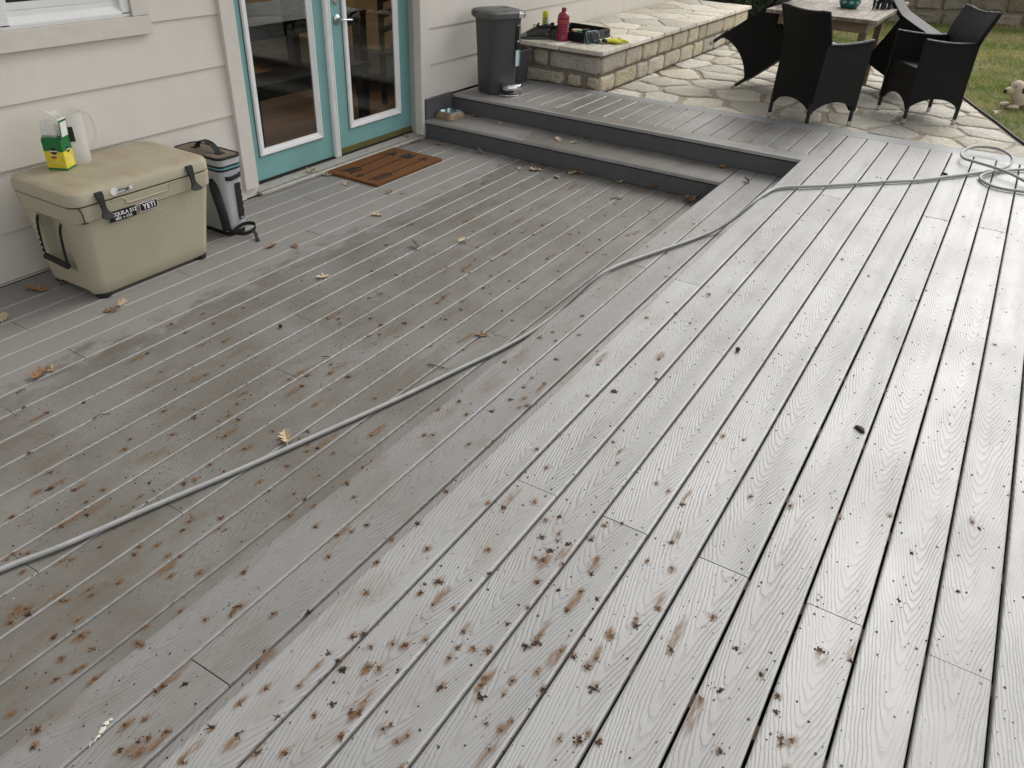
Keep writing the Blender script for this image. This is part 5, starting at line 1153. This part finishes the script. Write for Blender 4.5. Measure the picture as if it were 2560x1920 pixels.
for i, (x, y, z, s, a, br, lab) in enumerate(LEAVES):
    b = LM[i % 7]; mb = MB(); f = s * 1.18 / .085; mb.add([(v[0] * f, v[1] * f, v[2] * f) for v in b.v], b.f)
    o = mb.build('oak_leaf', M['leaf_brown' if br else 'leaf_tan'], loc=(x, y, z + .0008)); o.rotation_euler = (random.uniform(-.12, .12), random.uniform(-.12, .12), a)
    if 'pile' in lab: o.location.z += random.uniform(0, .025); o.rotation_euler.x += random.uniform(-.5, .5)
    if 'upright' in lab or 'standing' in lab: o.rotation_euler.x += .9; o.location.z += s * .22
    tag(o, lab, 'leaf', 'dry oak leaves on the deck')
TW = [((2.328, -2.176), (2.351, -2.272), 0, 'short straight twig lying under the middle of hose'), ((1.266, -1.376), (1.331, -1.39), 0, 'thin curved dark twig on the left of the lower deck'), ((1.206, -.976), (1.245, -.977), 0, 'tiny grey twig near the left edge of the deck'), ((2.114, -1.761), (2.129, -1.794), 0, 'tiny dark twig at a joint of the lower deck'), ((5.525, -.924), (5.500, -1.057), MZ, 'dark twig lying along the upper riser on the tread'), ((5.514, -1.307), (5.457, -1.408), MZ, 'dark bent twig on the lower tread near its middle'), ((4.77, -1.903), (4.882, -1.957), 0, 'twig with a leaf near the right of lower riser'), ((3.982, -.715), (3.995, -.756), 0, 'small dark twig on the boards past the doormat')]
for a, c, z, lab in TW:
    a, c = Vector((*a, z + .004)), Vector((*c, z + .003)); m = (a + c) / 2 + Vector((random.uniform(-.008, .008), random.uniform(-.008, .008), .004))
    tag(MB().tube(spline([a, m, c], 5), [.0024] * 4 + [.0019] * 4 + [.0013] * 3, 6).build('twig', M['twig'], smooth=True), lab, 'twig', 'twigs on the deck')
tag(MB().ell((0, 0, .009), (.0095, .0095, .0092), 12, 8).build('nut', M['twig'], loc=(2.724, -3.389, UZ), smooth='all'), 'round brown nut alone on the upper deck boards', 'nut')
tag(MB().ell((0, 0, .009), (.009, .009, .009), 12, 8).build('nut', M['splat'], loc=(2.201, -1.418, 0), smooth='all'), 'round dark nut on the damp lower deck boards', 'nut')
b = MB(); b.box((-.022, -.009, 0), (.018, .009, .014)); b.tube([(-.02, 0, .008), (-.045, .004, .006)], .004, 6); tag(b.build('plastic_clip', M['black'], loc=(5.815, -3.80, UZ), bevel=.003), 'small black plastic clip lying by the hose near its coil', 'clip').rotation_euler = (0, 0, .7)
b = MB(); b.loft([[(.022 * math.cos(a) * s, .012 * math.sin(a) * s * (1 + .3 * math.sin(3 * a)), z) for a in [2 * PI * k / 10 for k in range(10)]] for z, s in ((0, 1), (.006, .9), (.009, .5))]); tag(b.build('bark_chip', M['splat'], loc=(2.45, -3.90, UZ)), 'dark bark chip alone on the upper deck boards', 'chip').rotation_euler = (0, 0, .9)
b = MB(); random.seed(19)
for cx, cy, rx, ry in ((-.012, 0, .020, .008), (.016, .003, .013, .009), (.030, -.002, .007, .006), (-.030, -.004, .008, .004)):
    ol = [(cx + rx * random.uniform(.5, 1.25) * math.cos(2 * PI * k / 14), cy + ry * random.uniform(.5, 1.3) * math.sin(2 * PI * k / 14)) for k in range(14)]
    b.loft([[(x, y, 0) for x, y in ol], [(cx + (x - cx) * .8, cy + (y - cy) * .8, random.uniform(.001, .003)) for x, y in ol]], False, True)
b.tube([(-.03, .0, .001), (-.048, -.004, .001), (-.060, .003, .001), (-.068, -.001, .001)], .0016, 6)
b.v = [(x * .7, y * .75, z) for x, y, z in b.v]
tag(b.build('bird_dropping', M['dropping'], loc=(.452, -2.664, MZ)), 'white bird dropping splashed across a board edge on the side step', 'dropping').rotation_euler = (0, 0, .3)
lf = LM[3]; mb = MB(); mb.add([(v[0] * 1.6, v[1] * 1.6, v[2] * 1.6) for v in lf.v], lf.f); o = mb.build('oak_leaf', M['leaf_tan'], loc=(8.28, -3.97, PZ + .01)); tag(o, 'pale crumpled leaf on the grass by the curved edging', 'leaf', 'dry oak leaves on the deck')

# ================================================================== SPLATS, CRUMBS AND STAINS
SP = [(0.783, -2.608, 0.148), (1.164, -2.197, 0), (1.059, -2.143, 0), (0.907, -2.11, 0), (0.805, -2.169, 0), (0.977, -2.228, 0), (0.621, -2.317, 0), (0.557, -2.276, 0), (0.588, -2.194, 0), (0.591, -2.016, 0), (0.598, -2.06, 0), (0.551, -2.051, 0), (0.642, -2.542, 0.148), (0.757, -2.826, 0.148), (0.626, -2.72, 0.148), (0.593, -2.683, 0.148), (0.483, -2.698, 0.148), (0.513, -2.72, 0.148), (0.489, -2.769, 0.148), (0.473, -2.757, 0.148), (0.522, -2.789, 0.148), (0.454, -2.78, 0.148), (0.366, -2.545, 0.148), (0.34, -2.575, 0.148), (0.603, -2.965, 0.294), (0.533, -2.963, 0.294), (0.55, -3.017, 0.294), (0.624, -3.058, 0.294), (0.659, -2.985, 0.294), (0.801, -3.036, 0.294), (0.786, -3.089, 0.294), (0.867, -3.051, 0.294), (0.661, -3.199, 0.294), (0.95, -2.814, 0.148), (0.893, -2.742, 0.148), (1.206, -2.68, 0.148), (1.198, -2.602, 0.148), (1.288, -2.723, 0.148), (0.955, -2.564, 0.148), (1.082, -2.945, 0.294), (0.989, -2.99, 0.294), (0.71, -3.13, 0.294), (0.716, -3.181, 0.294), (0.668, -3.119, 0.294), (0.448, -2.974, 0.294), (0.936, -1.83, 0), (0.86, -1.808, 0), (0.787, -1.969, 0), (1.096, -2.127, 0), (1.447, -3.107, 0.294), (1.259, -2.945, 0.294), (1.196, -3.024, 0.294), (1.284, -3.162, 0.294), (1.404, -3.26, 0.294), (1.374, -3.303, 0.294), (1.421, -3.332, 0.294), (1.329, -3.301, 0.294), (1.255, -3.329, 0.294), (1.117, -3.12, 0.294), (1.261, -3.386, 0.294), (1.359, -3.431, 0.294), (1.288, -3.437, 0.294), (1.217, -3.435, 0.294), (0.995, -3.305, 0.294), (1.091, -3.423, 0.294), (1.071, -3.407, 0.294), (1.102, -3.48, 0.294), (1.009, -3.34, 0.294), (0.917, -3.168, 0.294), (0.822, -3.136, 0.294), (0.832, -3.158, 0.294), (0.943, -3.371, 0.294), (0.922, -3.375, 0.294), (0.897, -3.39, 0.294), (0.871, -3.305, 0.294), (1.268, -3.599, 0.294), (1.207, -3.563, 0.294), (1.104, -3.513, 0.294), (1.096, -3.554, 0.294), (1.13, -3.559, 0.294), (1.054, -3.59, 0.294), (0.924, -3.62, 0.294), (0.944, -3.657, 0.294), (0.806, -3.473, 0.294), (0.856, -3.471, 0.294), (1.349, -3.625, 0.294), (1.495, -3.604, 0.294), (1.25, -3.698, 0.294), (1.068, -3.2, 0.294), (1.049, -3.151, 0.294), (1.1, -3.336, 0.294), (1.338, -3.827, 0.294), (1.161, -3.803, 0.294), (1.207, -3.833, 0.294), (1.262, -3.946, 0.294), (1.164, -3.98, 0.294), (1.172, -4.003, 0.294), (1.444, -3.997, 0.294), (1.454, -4.067, 0.294), (1.716, -4.136, 0.294), (1.925, -3.802, 0.294), (1.75, -3.532, 0.294), (1.585, -3.565, 0.294), (1.064, -3.88, 0.294), (2.707, -1.973, 0), (2.751, -1.57, 0), (3.252, -1.19, 0), (3.599, -1.112, 0), (2.712, -1.996, 0), (2.952, -2.174, 0), (3.644, -2.044, 0), (4.045, -1.978, 0), (3.78, -1.605, 0), (3.732, -1.473, 0), (3.909, -1.799, 0), (4.081, -2.161, 0), (2.116, -2.73, 0.148), (1.994, -2.574, 0.148), (1.904, -2.544, 0.148), (2.474, -2.729, 0.148), (2.284, -2.779, 0.148), (2.332, -2.564, 0.148), (2.673, -2.603, 0.148), (2.217, -2.727, 0.148), (2.101, -3.047, 0.294), (2.958, -3.002, 0.294), (2.77, -2.985, 0.294), (2.185, -3.108, 0.294), (3.15, -3.123, 0.294), (2.482, -3.158, 0.294), (2.313, -2.983, 0.294), (2.491, -1.779, 0), (2.932, -1.356, 0), (3.315, -1.741, 0), (2.571, -2.175, 0), (2.572, -1.861, 0), (2.008, -2.713, 0.148), (1.939, -2.644, 0.148), (1.91, -3.237, 0.294), (1.722, -1.464, 0), (2.05, -1.137, 0), (1.914, -1.105, 0), (1.7, -1.125, 0), (1.934, -0.99, 0), (1.32, -1.238, 0), (1.17, -1.085, 0), (1.199, -1.19, 0), (1.458, -1.542, 0), (1.149, -1.859, 0), (1.212, -1.96, 0), (0.987, -1.685, 0), (0.947, -1.61, 0), (1.02, -1.37, 0), (1.48, -1.864, 0), (1.464, -1.982, 0), (1.402, -2.543, 0.148), (1.493, -1.675, 0), (1.618, -2.198, 0), (2.052, -1.958, 0), (1.894, -1.851, 0)]
BG = []
def board_span(y, z):
    G = LG if z < .1 else ([-2.956, -2.814, -2.672, -2.530] if z < .2 else [-2.9375] + UG)
    G = sorted(G)
    for a, c in zip(G, G[1:]):
        if a <= y <= c: return a + .004, c - .004
    return y - .04, y + .04
random.seed(42)
b = MB(); st = []
def crumb(x, y, z, r, mi):
    n = random.choice((5, 6, 7)); ph = random.uniform(0, 6.3); el_c = random.uniform(.5, 1.0); ca, sa = math.cos(ph), math.sin(ph)
    P = []
    for k in range(n):
        a = 2 * PI * k / n; rr = r * random.uniform(.65, 1.2); u, v = rr * math.cos(a), rr * math.sin(a) * el_c; P.append((x + u * ca - v * sa, y + u * sa + v * ca))
    b.loft([[(px, py, z - .001) for px, py in P], [(x + (px - x) * .7, y + (py - y) * .7, z + r * random.uniform(.2, .45)) for px, py in P]], False, True, mi=mi)
def splat(x, y, z, big=1.0):
    mi = 1 if random.random() < .28 else 0; r = random.uniform(.0048, .0088) * big
    crumb(x, y, z, r * .8, mi)
    for k in range(random.randint(5, 10)): crumb(x + random.gauss(0, r * .6), y + random.gauss(0, r * .55), z, r * random.uniform(.2, .55), mi)
    for k in range(random.randint(2, 5)):
        a = random.uniform(0, 6.3); d = Vector((math.cos(a), math.sin(a))); L = r * random.uniform(1.1, 2.3); p0 = Vector((x, y)) + d * r * .4; p1 = Vector((x, y)) + d * L; n = Vector((-d.y, d.x)) * .0008
        b.add([(*(p0 + n), z + .0012), (*(p0 - n), z + .0012), (*(p1 - n * .5), z + .0008), (*(p1 + n * .5), z + .0008), (*p0, z + .003)], [(0, 1, 2, 3), (0, 1, 4), (1, 2, 4), (2, 3, 4), (3, 0, 4)], mi)
    for k in range(random.randint(0, 4)): crumb(x + random.gauss(0, r * 2.6), y + random.gauss(0, r * 2.2), z, random.uniform(.001, .0024), mi)
def stain(x, y, z, L, W):
    ya, yb = board_span(y, z); y0, y1 = max(y - W, ya), min(y + W, yb)
    if y1 - y0 < .01: return
    st.append((x - L, x + L, y0, y1, z, (y0 - y) / W, (y1 - y) / W))
for x, y, z in SP:
    splat(x, y, z, random.choice((.8, 1, 1, 1.25)))
    if random.random() < .85: stain(x + random.uniform(-.004, .006), y, z, random.uniform(.014, .030), random.uniform(.010, .018))
    if random.random() < .30:
        L = random.uniform(.03, .085); s = random.choice((-1, 1, 1)); stain(x + s * L * .6, y + random.uniform(-.008, .008), z, L, random.uniform(.010, .022))
for k in range(120):                                   # more on the low boards, thinning out to the right
    x = random.uniform(.2, 5.0); y = -random.triangular(.9, 2.5, 2.3); splat(x, y, 0, random.uniform(.5, .95))
    stain(x, y, 0, random.uniform(.014, .032), random.uniform(.009, .018))
    if random.random() < .3: L = random.uniform(.03, .12); stain(x + L * .4, y, 0, L, random.uniform(.010, .024))
for k in range(46):
    x = random.uniform(.5, 5.8); y = -random.triangular(3.0, 5.4, 3.2); splat(x, y, UZ, random.uniform(.45, .8))
    if random.random() < .6: L = random.uniform(.012, .035); stain(x + L * .3, y, UZ, L, random.uniform(.008, .016))
for k in range(40):
    x = random.triangular(.3, 5.0, .8); y = random.uniform(-2.93, -2.55); splat(x, y, MZ, random.uniform(.5, .95)); stain(x, y, MZ, random.uniform(.014, .04), random.uniform(.010, .018))
for k in range(70):
    x = random.triangular(.35, 2.6, .7); y = -random.triangular(2.95, 4.1, 3.1); splat(x, y, UZ, random.uniform(.45, .85)); stain(x, y, UZ, random.uniform(.012, .03), random.uniform(.008, .016))
for k in range(60):
    x = random.triangular(.3, 2.2, .5); y = -random.triangular(1.4, 2.5, 2.4); splat(x, y, 0, random.uniform(.5, .95)); stain(x, y, 0, random.uniform(.014, .045), random.uniform(.010, .02))
def loose(n, fx, fy, z, pal=.06):
    for k in range(n):
        x, y = fx(), fy(); r = random.choice((.0012, .0016, .002, .0028)) * random.uniform(.8, 1.35); u = random.random()
        crumb(x, y, z, r, 2 if u < pal else (1 if u < .22 else 0))
loose(2000, lambda: random.uniform(.2, 5.15), lambda: -random.triangular(.75, 2.45, 2.2), 0)
loose(520, lambda: random.uniform(.3, 5.5), lambda: random.uniform(-2.92, -2.54), MZ)
loose(2000, lambda: random.triangular(.4, 6.2, 1.2), lambda: -random.triangular(2.95, 5.9, 3.2), UZ)
loose(220, lambda: random.uniform(5.6, 6.3), lambda: -random.triangular(.8, 3.0, 2.4), UZ)
loose(260, lambda: random.triangular(5.2, 5.5, 5.5), lambda: -random.triangular(.5, 2.5, 2.2), MZ)
loose(240, lambda: random.triangular(5.0, 5.19, 5.19), lambda: -random.triangular(.3, 2.4, 2.2), 0)
loose(60, lambda: random.uniform(3.35, 5.1), lambda: random.uniform(-.12, -.05), 0)
tag(b.build('leaf_litter', [M['splat'], M['splat_red'], M['crumb_pale']]), kind='stuff')
vs, fs, uv = [], [], []
for x0, x1, y0, y1, z, v0, v1 in st:
    k = len(vs); vs += [(x0, y0, z + .0011), (x1, y0, z + .0011), (x1, y1, z + .0011), (x0, y1, z + .0011)]; fs.append((k, k + 1, k + 2, k + 3)); uv += [(-1, v0), (1, v0), (1, v1), (-1, v1)]
# overlapping smears sit a hair above one another
for i, f in enumerate(fs):
    for j in f: vs[j] = (vs[j][0], vs[j][1], vs[j][2] + (i % 9) * .00008)
me = bpy.data.meshes.new('tannin_stain'); me.from_pydata(vs, [], fs); ul = me.uv_layers.new(name='UVMap')
for i, l in enumerate(me.loops): ul.data[i].uv = uv[i]
me.materials.append(M['stain']); o = bpy.data.objects.new('tannin_stain', me); C.objects.link(o); tag(o, kind='stuff')
